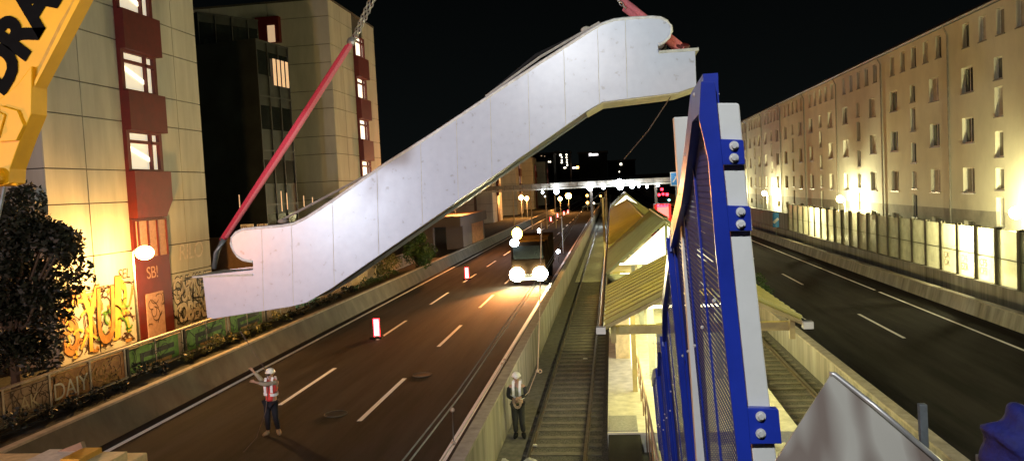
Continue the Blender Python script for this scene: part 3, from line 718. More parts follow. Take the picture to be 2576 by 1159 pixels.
# seams in the cladding
cl = MB()
for sx_ in (660, 735, 838, 950, 1060, 1150, 1235, 1330, 1420, 1505, 1575):
    tops = sorted([(abs(x-sx_), y) for x, y in OUT[8:26]])[:2]
    def yat(lst):
        for (xa, ya), (xb, yb) in zip(lst, lst[1:]):
            if min(xa, xb) <= sx_ <= max(xa, xb): return ya+(yb-ya)*(sx_-xa)/(xb-xa if xb != xa else 1)
    yt, yb = yat(OUT[7:27]), yat(OUT[34:46])
    if yt and yb:
        p, q = at(sx_-2, yt+3, Y=19.998), at(sx_+3, yb-3, Y=19.998); cl.beam(p, q, .012, .004, upv=(0, 1, 0))
cl.build('cladding_seam', 'frame_white', sd)
rim = [at(x, y, Y=20.025) for x, y in OUT[1:32]]
MB().tube([Vector((p.x, 20.025, p.z)) for p in rim], .045, 8).build('handrail', 'plastic_white', es, True)
MB().tube([Vector((p.x, 21.57, p.z)) for p in rim], .045, 8).build('handrail', 'dark_steel', es, True)
# truss between the panels: lower outline
low = [(636, 684), (715, 672), (775, 655), (1470, 165), (1520, 148), (1749, 132), (1750, 213), (1704, 230), (1516, 254), (1474, 278), (771, 758), (540, 798), (524, 796), (512, 696)]
MB().prism([(lambda p: (p.x, p.z))(at(x, y, Y=20.)) for x, y in low], 'y', 20.06, 21.54).build('truss', 'dark_steel', es)
MB().prism([(lambda p: (p.x, p.z))(at(x, y, Y=20.)) for x, y in [(1478, 280), (1516, 256), (1704, 232), (1752, 216), (1752, 220), (1704, 236), (1516, 260), (1474, 284)]], 'y', 20.06, 21.5).build('underside_plate', 'escalator_under_lit', es)  # coloured as the lit upper underside; under the incline stays dark
st = MB()
p, q = at(790, 655, Y=20.), at(1460, 175, Y=20.)
for k in range(26):
    c = p+(q-p)*(k/25.); st.box(c.x-.2, c.x+.2, 20.3, 21.3, c.z-.1, c.z+.12)
st.build('step', 'dark_steel', es); kind([o_ for o_ in kids(es) if o_.name.startswith('step')][0], 'stuff')
pl = [at(484, 694, Y=20), at(636, 680, Y=20)]
MB().box(pl[0].x, pl[1].x, 19.97, 21.6, pl[0].z-.05, pl[0].z+.0).build('landing_plate', 'frame_white', es).rotation_euler = (0, 0, 0)
pl = [at(1657, 132, Y=20), at(1758, 126, Y=20)]
MB().box(pl[0].x, pl[1].x, 19.97, 21.6, pl[0].z-.03, pl[0].z+.04).build('landing_plate', 'frame_white', es)
def pole(pts, mt='frame_white', r=.03): MB().tube([at(x, y, Y=yy) for x, y, yy in pts], r, 6).build('lashing_pole', mt, es)
pole([(704, 556, 20.6), (930, 437, 20.8)], 'concrete_lip', .035); pole([(1222, 243, 20.6), (1360, 143, 20.7), (1508, 57, 20.8)], 'frame_white', .035)
pole([(1225, 243, 21.), (1350, 140, 21.2), (1500, 68, 21.2)], 'dark_steel', .06)
MB().ball(at(712, 556, Y=20.5), (.16, .12, .07)).build('clamp', 'concrete_lip', es)
p = at(1475, 76, Y=21.1); MB().ball(p, (.15, .1, .1)).build('clamp', 'frame_white', es)
# slings and chains
def chain(par, p, q, n_, r=.028, L=.13):
    p, q = Vector(p), Vector(q); d = q-p; N_ = max(2, int(d.length/(L*.72))); dn = d.normalized(); a_ = dn.cross(Vector((0, 1, 0))).normalized(); b_ = dn.cross(a_)
    m_ = MB()
    for k in range(N_):
        c = p+d*((k+.5)/N_); s_ = a_ if k % 2 else b_
        pts = [c+dn*math.cos(t_)*L*.5+s_*math.sin(t_)*L*.3 for t_ in [2*math.pi*i_/10 for i_ in range(11)]]
        m_.tube(pts, L*.14, 6)
    m_.build(n_, 'chain_steel', par)
s1 = thing('lifting_sling', 'long red double lifting sling holding the lower end of the escalator', 'lifting sling', at(540, 660, Y=20.8), 'red lifting slings')
A_, B_ = at(880, 112, Y=20.8), at(563, 600, Y=20.8)
side = Vector((.09, 0, .05))
for s_, mt in ((-1, 'sling_red'), (1, 'sling_pink'), (0, 'sling_red')):
    MB().tube([A_+side*s_*.8, (A_+B_)/2+side*s_*1.3+Vector((0, 0, -.03)), B_+side*s_*.8], .07, 8).build('strap', mt, s1, True)
MB().tube([B_, at(545, 635, Y=20.8), at(538, 675, Y=20.8)], [.1, .08, .07]).build('sleeve', 'galvanised', s1, True)
MB().ball(at(883, 106, Y=20.8), (.13, .08, .13)).build('shackle', 'chain_steel', s1)
ch = thing('crane_chain', 'twin steel chains above the long red sling', 'chain', at(883, 106, Y=20.8))
chain(ch, at(884, 104, Y=20.8), at(944, -30, Y=20.8), 'chain'); chain(ch, at(891, 106, Y=20.8), at(956, -30, Y=20.8), 'chain')
s2 = thing('lifting_sling', 'short red twin slings at the top behind the upper escalator end', 'lifting sling', at(1720, 125, Y=20.9), 'red lifting slings')
for (xa, ya, xb, yb) in ((1578, 15, 1720, 122), (1562, 22, 1708, 126)):
    a_, b_ = at(xa-25, ya-25, Y=20.9), at(xb, yb, Y=20.9)
    if xa == 1562: a_ = at(1570, 20, Y=20.9); 
    MB().tube([a_, b_], .09, 8).build('strap', 'sling_pink', s2, True)
MB().ball(at(1712, 118, Y=20.9), (.25, .1, .1)).build('sleeve', 'oxide_red', s2)
ch2 = thing('crane_chain', 'short grey chain beside the upper red slings at the top edge', 'chain', at(1570, 10, Y=20.8))
chain(ch2, at(1574, 22, Y=20.8), at(1545, -10, Y=20.8), 'chain')
# ropes
def rope(pts, r, mt, label):
    return tag(MB().tube(pts, r, 6).build('rope', mt), label, 'rope')
rope([at(604, 832, Y=20.3), at(665, 925, Y=20.1), at(676, 965, Y=20.0), at(668, 1035, Y=19.9), at(645, 1100, Y=19.4), at(600, 1150, Y=18.6), at(560, 1185, Y=17.8)], .011, 'rope_dim', 'thin tag rope held by the worker on the road')
rope([at(1362, 560, Y=20.6), at(1358, 770, Y=20.9), at(1353, 925, Y=21.), at(1330, 985, Y=21.2), at(1314, 1000, Y=21.15)], .014, 'rope', 'pale knotted rope running up from the trackside worker')
k_ = [o_ for o_ in bpy.data.objects if o_.name.startswith('rope')][-1]
p = at(1352, 932, Y=21); kn = MB(); kn.ball(p, .05); kn.tube([p+Vector((.07+.05*math.cos(a_), 0, -.01+.05*math.sin(a_))) for a_ in [i_*.7 for i_ in range(10)]], .014); kn.build('knot', 'rope', bpy.data.objects['rope.001'])
rope([at(1692, 236, Y=20.5), at(1630, 330, Y=21), at(1570, 400, Y=22.)], .014, 'rope_dim', 'thin dark rope hanging from the upper escalator end')
rope([at(1255, 870, Z=-.3), at(1200, 1000, Z=-.3)], .01, 'rope_dim', 'thin cable lying beside the concrete wall') if 0 else None
# ------------------------------------------------------------------ crane boom
YB = 11.
cbm = thing('crane_boom', 'yellow crane boom with big black letters at the top left corner', 'crane boom', at(20, 470, Y=YB))
def poly(pts, y0, y1): return MB().prism([(lambda p: (p.x, p.z))(at(x, y, Y=YB)) for x, y in pts], 'y', y0, y1)
poly([(200, -60), (184, 0), (92, 180), (60, 235), (-60, 420), (-330, 300), (-60, -260)], YB, YB+.22).build('boom_section', 'crane_yellow', cbm, bevel=.02)
poly([(186, -2), (217, -2), (240, -60), (205, -60)], YB-.02, YB+.9).build('edge_flange', 'crane_yellow', cbm) if 0 else None
poly([(238, -60), (210, 0), (94, 220), (94, 205), (196, 0), (222, -60)], YB-.06, YB+.2).build('edge_flange', 'crane_yellow', cbm)
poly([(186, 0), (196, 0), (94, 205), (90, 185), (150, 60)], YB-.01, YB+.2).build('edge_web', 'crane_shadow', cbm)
poly([(91, 168), (90, 288), (64, 350), (37, 425), (35, 462), (12, 468), (-30, 470), (-60, 330), (0, 260), (55, 215)], YB-.1, YB+.25).build('head_plate', 'crane_yellow', cbm, bevel=.015)
poly([(20, 268), (62, 280), (78, 318), (60, 355), (18, 358)], YB-.16, YB-.1).build('bracket_plate', 'crane_yellow', cbm, bevel=.01)
poly([(-20, 262), (36, 292), (20, 350), (-20, 330)], YB-.2, YB-.1).build('bracket_plate', 'crane_yellow', cbm, bevel=.01)
p = at(8, 445, Y=YB); m_ = MB(); m_.tube([p+Vector((0, -.28, 0)), p+Vector((0, .2, 0))], .13, 14); m_.build('pivot_pin', 'crane_yellow', cbm)
p = at(10, 302, Y=YB); 
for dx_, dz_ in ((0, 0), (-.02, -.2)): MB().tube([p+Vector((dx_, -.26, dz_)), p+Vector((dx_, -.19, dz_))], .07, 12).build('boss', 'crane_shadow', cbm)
MB().tube([at(20, 460, Y=YB), at(44, 464, Y=YB)], .025).build('pin', 'crane_yellow', cbm)
MB().tube([at(12, 468, Y=YB+.3), at(-2, 535, Y=YB+.3), at(-8, 560, Y=YB+.3)], .03, 8).build('pendant_rod', 'galvanised', cbm)
# letters DRAC running up the boom
xd = (at(118, 46, Y=YB)-at(42, 173, Y=YB)).normalized(); yd = Vector((-xd.z, 0, xd.x))
if yd.x > 0: yd = -yd
sz = .8
orig = at(4, 240, Y=YB-.015)
tx = text_mesh('lettering', 'DRAC', .9, 'black_paint', orig, xd*1., yd, cbm, .004, .05)
# ------------------------------------------------------------------ blue perforated screen with white posts
def SX(z): return .50+.055*(7-z)
sn = thing('perforated_screen', 'blue perforated metal stair screen bolted to white posts', 'screen', (.8, 3.8, 3))
def ztop(y): 
    P_ = [(3.8, 6.98), (4.33, 7.0), (5.5, 6.5), (7.13, 6.05), (8.74, 5.42), (9.84, 4.99), (10.9, 4.25), (12.6, 3.9), (13.8, 3.2), (16.5, 2.5), (19, 1.6)]
    for (a_, b_), (c_, d_2) in zip(P_, P_[1:]):
        if a_ <= y <= c_: return b_+(d_2-b_)*(y-a_)/(c_-a_)
    return P_[-1][1]
def sheet(par, y0, y1, zb, name, mt, tt, dx=0., top=None):
    z0, z1 = top or (ztop(y0), ztop(y1)); m_ = MB()
    pts = [(y0, zb), (y1, zb), (y1, z1), (y0, z0)]
    v = [(SX(z)+dx-tt/2, y, z) for y, z in pts]+[(SX(z)+dx+tt/2, y, z) for y, z in pts]
    m_._add(v, [(3, 2, 1, 0), (4, 5, 6, 7)]+[(i, (i+1) % 4, 4+(i+1) % 4, 4+i) for i in range(4)])
    return m_.build(name, mt, par)
def sheet1(par, y0, y1, zb, mt):
    m_ = MB(); m_.quad((SX(zb), y0, zb), (SX(zb), y1, zb), (SX(ztop(y1)), y1, ztop(y1)), (SX(ztop(y0)), y0, ztop(y0))); return m_.build('perforated_panel', mt, par)
def fr(par, y, zb, zt, wy, dx=0., wx=.05, nm='frame_post', mt='blue_paint'):
    m_ = MB(); v = [(SX(z)+dx+ix*wx/2, y+iy*wy/2, z) for z in (zb, zt) for ix in (-1, 1) for iy in (-1, 1)]
    m_._add(v, [(0, 1, 3, 2), (4, 6, 7, 5), (0, 4, 5, 1), (2, 3, 7, 6), (0, 2, 6, 4), (1, 5, 7, 3)]); return m_.build(nm, mt, par, bevel=.004)
secs = [(3.83, 7.2), (7.3, 10.6), (10.7, 13.8), (13.9, 18.5)]
for i, (a_, b_) in enumerate(secs):
    zb = [3.0, 1.8, .6, .1][i]
    sheet1(sn, a_, b_, zb, 'perforated_blue')
    fr(sn, b_-.02, zb, ztop(b_)-.01, .05)
    if i: fr(sn, a_+.02, zb, ztop(a_)-.01, .03, -.02, .11)
    # corrugation folds of the sheet
    for s_ in ([5.0, 5.95] if i == 0 else [a_+(b_-a_)*f__ for f__ in (.33, .66)]): fr(sn, s_, zb, ztop(s_)-.02, .012, -.006, .014, 'fold')
    m_ = MB(); ya = a_
    while ya < b_-.01:
        yb_ = min(b_, ya+.6); za, zb2 = ztop(ya), ztop(yb_)
        m_.beam((SX(za)-.01, ya, za-.06), (SX(zb2)-.01, yb_, zb2-.06), .07, .16); ya = yb_
    m_.build('top_rail', 'blue_paint', sn)
    bt = MB()
    for f__ in (.12, .35, .55, .75, .95):
        y = a_+(b_-a_)*f__
        for zz in [ztop(y)-.05, ztop(y)-1.15, ztop(y)-2.2]: bt.ball((SX(zz)-.045, y, zz), (.011, .013, .013), 8, 5)
    for zz in (6.7, 5.9, 5.3): bt.ball((SX(zz)-.035, secs[i][0]+.02, min(zz, ztop(a_)-.1)), (.01, .012, .012), 8, 5)
    bt.build('bolt', 'bolt_steel', sn)
# near edge plate (wide blue strip facing the viewer) with fixing lugs
def plate(pts, y0, y1, mt, nm, par, bev=.004): return MB().prism([(lambda p: (p.x, p.z))(at(x, y, Y=3.8)) for x, y in pts], 'y', y0, y1).build(nm, mt, par, bevel=bev)
ep = plate([(1762, 207), (1797, 208), (1809, 330), (1852, 760), (1878, 1010), (1896, 1230), (1862, 1230), (1848, 1100), (1822, 860), (1800, 640), (1780, 400), (1757, 300)], 3.775, 3.8, 'blue_paint', 'edge_plate', sn)
wp = plate([(1801, 258), (1857, 258), (1862, 262), (1888, 560), (1925, 900), (1966, 1240), (1905, 1240), (1872, 940), (1838, 600), (1808, 300)], 3.82, 3.94, 'white_paint', 'post', sn, .006)
for (x0, y0_, x1, y1_, dd) in ((1805, 350, 1869, 414, 4), (1822, 516, 1886, 580, 5), (1866, 1022, 1957, 1112, 8)):
    lg = plate([(x0, y0_), (x1-4, y0_+2), (x1, y0_+6), (x1+dd, y1_), (x0+dd+2, y1_+1)], 3.78, 3.82, 'blue_paint', 'fixing_lug', sn)
    for cy_ in ((y0_*.74+y1_*.26), (y0_*.26+y1_*.74)):
        c = at((x0+x1)/2+9 if x1-x0 < 70 else (x0+x1)/2+2, cy_, Y=3.775)
        rr = .022 if x1-x0 < 70 else .024
        MB().tube([c, c+Vector((0, -.006, 0))], rr, 18).build('washer', 'bolt_steel', lg)
        MB().tube([c+Vector((0, -.006, 0)), c+Vector((0, -.022, 0))], rr*.6, 6).build('bolt', 'bolt_steel', lg)
# second white post further back
p0, p1 = at(1695, 295, Y=6.3), at(1732, 295, Y=6.3)
o = MB(); zt, zb = 7.0, 1.0
v = [(x_+ (zt-z_)*.028, y_, z_) for z_ in (zb, zt) for x_, y_ in ((p0.x, 6.3), (p1.x, 6.3), (p1.x, 6.42), (p0.x, 6.42))]
o._add(v, [(0, 3, 2, 1), (4, 5, 6, 7)]+[(i, (i+1) % 4, 4+(i+1) % 4, 4+i) for i in range(4)])
tag(o.build('steel_post', 'white_paint', bevel=.006), 'white square steel post standing behind the top of the blue screen', 'post')
p = at(1801, 237, Y=4.4)
hp = MB(); hp.prism([(p.x-.005, p.z-.012), (p.x+.02, p.z), (p.x-.005, p.z+.02)], 'y', 4.4, 4.43); hp.tube([(p.x-.004, 4.41, p.z-.2), (p.x-.004, 4.41, p.z)], .005, 6)
tag(hp.build('corner_bracket', 'frame_white'), 'tiny white triangular tip beside the top of the blue screen', 'bracket')
# foreground metal sheet, posts, blue cover
YS = 3.
fs = thing('metal_parapet', 'brushed metal parapet sheet with folded pale edge in the lower foreground', 'parapet', at(2100, 1159, Y=YS))
q = lambda x, y, dy=0.: at(x, y, Y=YS+dy)
m_ = MB(); A0, B0, C0, D0 = q(2090, 942, .25), q(1918, 1210), q(2416, 1210), q(2104, 946, .25)
A1, B1, C1, D1 = [v_+Vector((0, .012, -.004)) for v_ in (A0, B0, C0, D0)]
m_._add([A0, D0, C0, B0, A1, D1, C1, B1], [(0, 1, 2, 3), (7, 6, 5, 4), (0, 4, 5, 1), (1, 5, 6, 2), (2, 6, 7, 3), (3, 7, 4, 0)])
m_.build('sheet', 'steel_sheet', fs)
MB().tube([q(2088, 941, .25), q(2098, 940, .25), q(2200, 1020, .16), q(2424, 1212, -.01)], .011, 8).build('folded_edge', 'steel_lip', fs, True)
m_ = MB(); p = at(2310, 1015, Y=5.)
m_.beam((1.845, 5.0, p.z), (1.86, 5.0, 4.2), .045, .045); tag(m_.build('steel_post', 'galvanised', bevel=.004), 'thin grey steel post in front of the right concrete wall', 'post')
p = at(2476, 1148, Y=3.6); tag(MB().box(p.x-.02, p.x+.02, 3.6, 3.64, p.z-.5, p.z).build('steel_post', 'galvanised', bevel=.003), 'grey steel post stub at the bottom beside the blue cover', 'post')
bc = MB(); p = at(2580, 1130, Y=2.4); bc.ball(p, (.115, .1, .125), 28, 20); bc.v = [(vx+.012*math.sin(vz*60+vx*30), vy+.01*math.sin(vx*55), vz+.012*math.sin(vx*48+vz*20)) for vx, vy, vz in bc.v]
o = bc.build('blue_cover', 'blue_fabric', smooth=True); tag(o, 'dark blue rounded fabric cover in the bottom right corner', 'cover')
# bridge deck the photographer stands on
kind(MB().box(-12, 24, -8, 4.4, 4.3, 4.7).build('bridge_deck', 'concrete'), 'structure') if 0 else None
# ------------------------------------------------------------------ people
def skinned(name, joints, edges, radii, mt, parent, sub=2, root=0):
    me = bpy.data.meshes.new(name); me.from_pydata([tuple(j) for j in joints], edges, [])
    me.materials.append(MATS[mt]); o = bpy.data.objects.new(name, me); C.objects.link(o)
    o.parent = parent; o.matrix_parent_inverse = Matrix.Translation(-parent.location)
    sk = o.modifiers.new('s', 'SKIN'); sk.use_smooth_shade = True
    for i, v_ in enumerate(me.skin_vertices[0].data if me.skin_vertices else []): pass
    return o, me
def skin_mesh(name, J, E_, mt, parent, root, sub=1):
    names = list(J); me = bpy.data.meshes.new(name)
    bm = bmesh.new(); ly = bm.verts.layers.skin.verify(); vs = {n_: bm.verts.new(J[n_][0]) for n_ in names}
    for a_, b_ in E_: bm.edges.new((vs[a_], vs[b_]))
    for n_ in names:
        r2 = J[n_][1]; vs[n_][ly].radius = r2 if isinstance(r2, tuple) else (r2, r2); vs[n_][ly].use_root = (n_ == root)
    bm.to_mesh(me); bm.free(); me.materials.append(MATS[mt])
    o = bpy.data.objects.new(name, me); C.objects.link(o)
    o.parent = parent; o.matrix_parent_inverse = Matrix.Translation(-parent.location)
    sk = o.modifiers.new('s', 'SKIN'); sk.use_smooth_shade = True
    sb = o.modifiers.new('u', 'SUBSURF'); sb.levels = sub; sb.render_levels = sub
    return o
def person(label, base, P_, vest, trous, sleeve, shoe, bare_arms=True):
    """P_: joints relative to base (x right, y away, z up)"""
    pe = thing('person', label, 'person', base); b_ = Vector(base)
    j = {k_: b_+Vector(v_) for k_, v_ in P_.items()}
    J = {'pelvis': (j['pelvis'], (.15, .1)), 'waist': (j['waist'], (.14, .1)), 'chest': (j['chest'], (.17, .12)), 'neck': (j['neck'], .055),
         'head0': (j['head']-Vector((0, 0, .07)), (.07, .08)), 'head': (j['head'], (.08, .1)), 'head1': (j['head']+Vector((0, 0, .07)), (.075, .09))}
    E_ = [('pelvis', 'waist'), ('waist', 'chest'), ('chest', 'neck'), ('neck', 'head0'), ('head0', 'head'), ('head', 'head1')]
    for s_ in 'lr':
        J['sh'+s_] = (j['sh'+s_], .065); J['el'+s_] = (j['el'+s_], .045); J['wr'+s_] = (j['wr'+s_], .032)
        d = (j['wr'+s_]-j['el'+s_]).normalized(); pal = j['wr'+s_]+d*.07; J['pa'+s_] = (pal, (.042, .02))
        E_ += [('chest', 'sh'+s_), ('sh'+s_, 'el'+s_), ('el'+s_, 'wr'+s_), ('wr'+s_, 'pa'+s_)]
        sidev = d.cross(Vector((0, 1, 0)) if abs(d.y) < .8 else Vector((1, 0, 0))).normalized(); bend = d.cross(sidev).normalized()
        for fi, (o_, L_) in enumerate(((-.03, .065), (-.01, .08), (.01, .085), (.03, .075))):
            a_ = pal+sidev*o_+d*.03; m1 = a_+d*L_*.5; m2 = m1+(d*.4+bend*.7)*L_*.6
            for nm_, pp, rr in (('a', a_, .01), ('b', m1, .009), ('c', m2, .008)): J[f'f{fi}{nm_}{s_}'] = (pp, rr)
            E_ += [('pa'+s_, f'f{fi}a{s_}'), (f'f{fi}a{s_}', f'f{fi}b{s_}'), (f'f{fi}b{s_}', f'f{fi}c{s_}')]
        t1 = pal-sidev*.045; t2 = t1+d*.03-sidev*.015+bend*.02
        J['t1'+s_] = (t1, .011); J['t2'+s_] = (t2, .009); E_ += [('pa'+s_, 't1'+s_), ('t1'+s_, 't2'+s_)]
        J['hi'+s_] = (j['hi'+s_], .095); J['kn'+s_] = (j['kn'+s_], .06); J['an'+s_] = (j['an'+s_], .042); J['to'+s_] = (j['to'+s_], .035)
        E_ += [('pelvis', 'hi'+s_), ('hi'+s_, 'kn'+s_), ('kn'+s_, 'an'+s_), ('an'+s_, 'to'+s_)]
    skin_mesh('body', J, E_, 'skin', pe, 'pelvis', 1)
    # clothing
    T = {'pelvis': (j['pelvis']+Vector((0, 0, .03)), (.185, .13))}; Et = []
    for s_ in 'lr':
        for a_, r2 in (('hi', .125), ('kn', .09), ('an', .075)): T[a_+s_] = (j[a_+s_]+(Vector((0, 0, .04)) if a_ == 'an' else Vector()), r2)
        Et += [('pelvis', 'hi'+s_), ('hi'+s_, 'kn'+s_), ('kn'+s_, 'an'+s_)]
    skin_mesh('trousers', T, Et, trous, pe, 'pelvis', 1)
    V_ = {'hem': (j['pelvis']-Vector((0, 0, .02)), (.19, .14)), 'pelvis': (j['pelvis']+Vector((0, 0, .1)), (.19, .14)), 'waist': (j['waist'], (.185, .14)), 'chest': (j['chest']+Vector((0, 0, .02)), (.2, .15)), 'neck': (j['neck']-Vector((0, 0, .05)), (.1, .09))}
    Ev = [('hem', 'pelvis'), ('pelvis', 'waist'), ('waist', 'chest'), ('chest', 'neck')]
    for s_ in 'lr':
        V_['sh'+s_] = (j['sh'+s_], .095); Ev.append(('chest', 'sh'+s_))
    vs_ = skin_mesh('vest', V_, Ev, vest, pe, 'chest', 1)
    S_ = {}
    for s_ in 'lr':
        S_ = {'sh': (j['sh'+s_], .085), 'el': (j['el'+s_], .065), 'wr': (j['el'+s_].lerp(j['wr'+s_], .8), .048)}
        skin_mesh('sleeve', S_, [('sh', 'el'), ('el', 'wr')], sleeve, pe, 'sh', 1)
        a_ = j['an'+s_]; t_ = j['to'+s_]
        MB().tube([a_+Vector((0, 0, .02)), a_+(t_-a_)*.4+Vector((0, 0, -.01)), t_, t_+(t_-a_)*.35], [.06, .065, .05, .03], 8).build('shoe', shoe, pe, True)
    # reflective bands: ring round waist and two shoulder straps
    bd = MB(); c = j['waist']+Vector((0, 0, .02))
    pts = [c+Vector((.2*math.cos(a_), .152*math.sin(a_), .012*math.sin(a_*2))) for a_ in [i_*math.pi/8 for i_ in range(17)]]
    for p_, q_ in zip(pts, pts[1:]): bd.beam(p_, q_, .012, .075)
    for s_ in 'lr':
        u_2 = (j['sh'+s_]-j['chest']).normalized()*.12
        for dy in (-1, 1):
            p_ = c+u_2*.85+Vector((0, dy*.15, 0)); q_ = j['chest']+u_2*.85+Vector((0, dy*.165, .05)); z_ = j['neck']+u_2*.9+Vector((0, dy*.07, -.0))
            bd.beam(p_, q_, .07, .012, upv=(0, 1, 0)); bd.beam(q_, z_, .07, .012, upv=(0, 1, 0))
    bd.build('reflective_band', 'reflective', pe)
    # head: face, ears, helmet, hair
    hd = j['head']; fd = Vector(P_.get('face', (0, -1, 0))).normalized(); sd_ = fd.cross(Vector((0, 0, 1)))
    fc = MB(); fc.ball(hd+fd*.105+Vector((0, 0, -.01)), (.014, .016, .024), 8, 6); fc.ball(hd+sd_*.085, (.015, .02, .03), 8, 6); fc.ball(hd-sd_*.085, (.015, .02, .03), 8, 6)
    fc.build('face_features', 'skin', pe, True)
    ey = MB()
    for k_ in (-1, 1): ey.ball(hd+fd*.09+sd_*.032*k_+Vector((0, 0, .015)), .011, 8, 6)
    ey.ball(hd+fd*.095+Vector((0, 0, -.05)), (.024, .01, .006), 8, 6)
    ey.build('eyes_and_mouth', 'hair', pe, True)
    MB().ball(hd-fd*.02+Vector((0, 0, .0)), (.088, .1, .085), 12, 8).build('hair', 'hair', pe, True)
    hm = MB(); hm.ball(hd+Vector((0, 0, .045)), (.125, .145, .12), 16, 8, half=True)
    ring = [hd+Vector((.13*math.cos(a_), .15*math.sin(a_), .045)) for a_ in [i_*math.pi/8 for i_ in range(17)]]; hm.tube(ring, .012, 6)
    hm.tube([hd+fd*.12+Vector((0, 0, .05))-sd_*.07, hd+fd*.17+Vector((0, 0, .04)), hd+fd*.12+Vector((0, 0, .05))+sd_*.07], .016, 6)
    hm.build('helmet', 'helmet_white', pe, True)
    return pe
# worker on the road: arm raised holding the rope, seen from behind/left
person('worker in red high-visibility vest and white helmet raising an arm on the road', (-9.62, 20.15, 0),
       dict(pelvis=(.02, 0, .98), waist=(.03, 0, 1.16), chest=(.04, 0, 1.4), neck=(.05, 0, 1.6), head=(.06, -.02, 1.74), face=(.5, -.8, 0),
            shl=(-.16, -.02, 1.5), ell=(-.24, -.16, 1.72), wrl=(-.33, -.22, 1.86), shr=(.22, 0, 1.5), elr=(.0, -.26, 1.5), wrr=(-.24, -.3, 1.58),
            hil=(-.09, 0, .93), knl=(-.1, -.04, .52), anl=(-.13, .02, .1), tol=(-.22, -.06, .05), hir=(.1, 0, .93), knr=(.11, .02, .52), anr=(.13, .1, .1), tor=(.2, 0, .05)),
       'vest_red', 'navy_cloth', 'tan_sleeve', 'shoe_tan')
person('trackside worker in white helmet and reflective vest gathering a rope at the waist', (-2.87, 21.3, -.49),
       dict(pelvis=(0, 0, .98), waist=(0, 0, 1.15), chest=(.01, 0, 1.38), neck=(.01, 0, 1.58), head=(.0, -.03, 1.72), face=(.2, -1, -.2),
            shl=(-.19, 0, 1.48), ell=(-.26, -.06, 1.2), wrl=(-.04, -.24, 1.14), shr=(.2, 0, 1.48), elr=(.26, -.04, 1.22), wrr=(.08, -.26, 1.2),
            hil=(-.09, 0, .93), knl=(-.1, -.03, .52), anl=(-.09, .02, .1), tol=(-.11, -.12, .05), hir=(.09, 0, .93), knr=(.1, -.02, .52), anr=(.12, .02, .1), tor=(.15, -.12, .05)),
       'vest_yellow', 'dark_cloth', 'dark_cloth', 'rubber')
b_ = Vector((-2.84, 21.0, .68))
o = MB()
for r2 in (.1, .13, .16): o.tube([b_+Vector((r2*.7*math.cos(a_), 0.02*r2, -.1+r2*math.sin(a_))) for a_ in [i_*math.pi/6 for i_ in range(13)]], .011, 6)
tag(o.build('rope_coil', 'rope'), 'small pale coil of rope in the hands of the trackside worker', 'rope')
# ------------------------------------------------------------------ delineators, truck, vehicles
def beacon(x, y, label, h=.85):
    d_ = thing('delineator', label, 'delineator', (x, y, 0), 'lane delineators')
    MB().box(x-.3, x+.25, y-.2, y+.2, .004, .09).build('base', 'rubber', d_, bevel=.01)
    m_ = MB(); 
    for k_ in range(4): m_.box(x-.11, x+.11, y-.03, y+.03, .12+k_*.19, .12+k_*.19+.185, 0)
    m_.build('board', 'delineator_lit', d_)
    m_ = MB(); m_.box(x-.14, x-.11, y-.035, y+.035, .09, .9); m_.box(x+.11, x+.13, y-.035, y+.035, .09, .9); m_.box(x-.11, x+.11, y-.036, y+.036, .87, .9); m_.build('edge', 'lamp_red', d_)
MATS['lamp_red'].node_tree.nodes['Principled BSDF']
beacon(-10.9, 34, 'glowing red and white lane delineator nearest the camera, at the end of a dash')
beacon(-10.8, 55.8, 'glowing red and white lane delineator further away near the tree')
for (px, py), lb in zip(((1386, 558), (1403, 548), (1419, 542), (1429, 538)), ('first of the small far delineators beyond the truck', 'second of the small far delineators', 'third of the small far delineators', 'last tiny delineator before the dark')):
    p = at(px, py, Z=0); beacon(p.x, min(p.y, 150+px-1386), lb)
def truck(x, y, label):
    t_ = thing('works_truck', label, 'truck', (x, y, 0))
    cbn = MB(); cbn.prism([(y, .55), (y+2.1, .55), (y+2.1, 2.9), (y+.45, 2.9), (y+.1, 1.7)], 'x', x-1.15, x+1.15); cbn.build('cab', 'truck_orange', t_, bevel=.04)
    MB().box(x-1.0, x+1.0, y+.12, y+.16, 1.75, 2.65).build('windscreen', 'dark_glass', t_)
    MB().box(x-1.2, x+1.2, y+2.2, y+7, .9, 3.1).build('cargo_box', 'truck_orange', t_)
    MB().box(x-1.15, x+1.15, y-.15, y, .35, .75).build('bumper', 'grey_paint', t_)
    MB().box(x-.28, x+.28, y-.17, y-.15, .42, .54).build('number_plate', 'sign_white', t_)
    for s_ in (-1, 1):
        MB().ball((x+s_*.78, y-.12, .78), (.5, .14, .48), 14, 8).build('headlight', 'headlight', t_)
        for yy in (y+.9, y+5.5): MB().tube([(x+s_*.85, yy, .48), (x+s_*1.15, yy, .48)], .48, 16).build('wheel', 'rubber', t_)
        hl_ = light('headlight_beam', 'SPOT', (x+s_*.8, y-.6, .9), 15000, (1, .31, .06), .15, (x+s_*.8-1.2, y-7, -1.0), 46, 1.)
        hl_.parent = t_; hl_.matrix_parent_inverse = Matrix.Translation(-t_.location)
    MB().ball((x-.75, y+.8, 3.45), (.34, .3, .4), 12, 8).build('beacon', 'beacon_orange', t_)
    MB().ball((x-.85, y-.1, 3.0-.1), (.3, .1, .26), 12, 8).build('work_lamp', 'lamp_white', t_)
    lo = light('beacon_light', 'POINT', (x-.75, y+1.6, 4.6), 1500, (1, .45, .08), .2); lo.parent = t_; lo.matrix_parent_inverse = Matrix.Translation(-t_.location)
truck(-5.72, 51.2, 'works truck with blinding headlights and an orange beacon on the left road')
wk = thing('work_light', 'cluster of dazzling white work lights right of the truck beacon', 'work light', (-4.9, 75, 0))
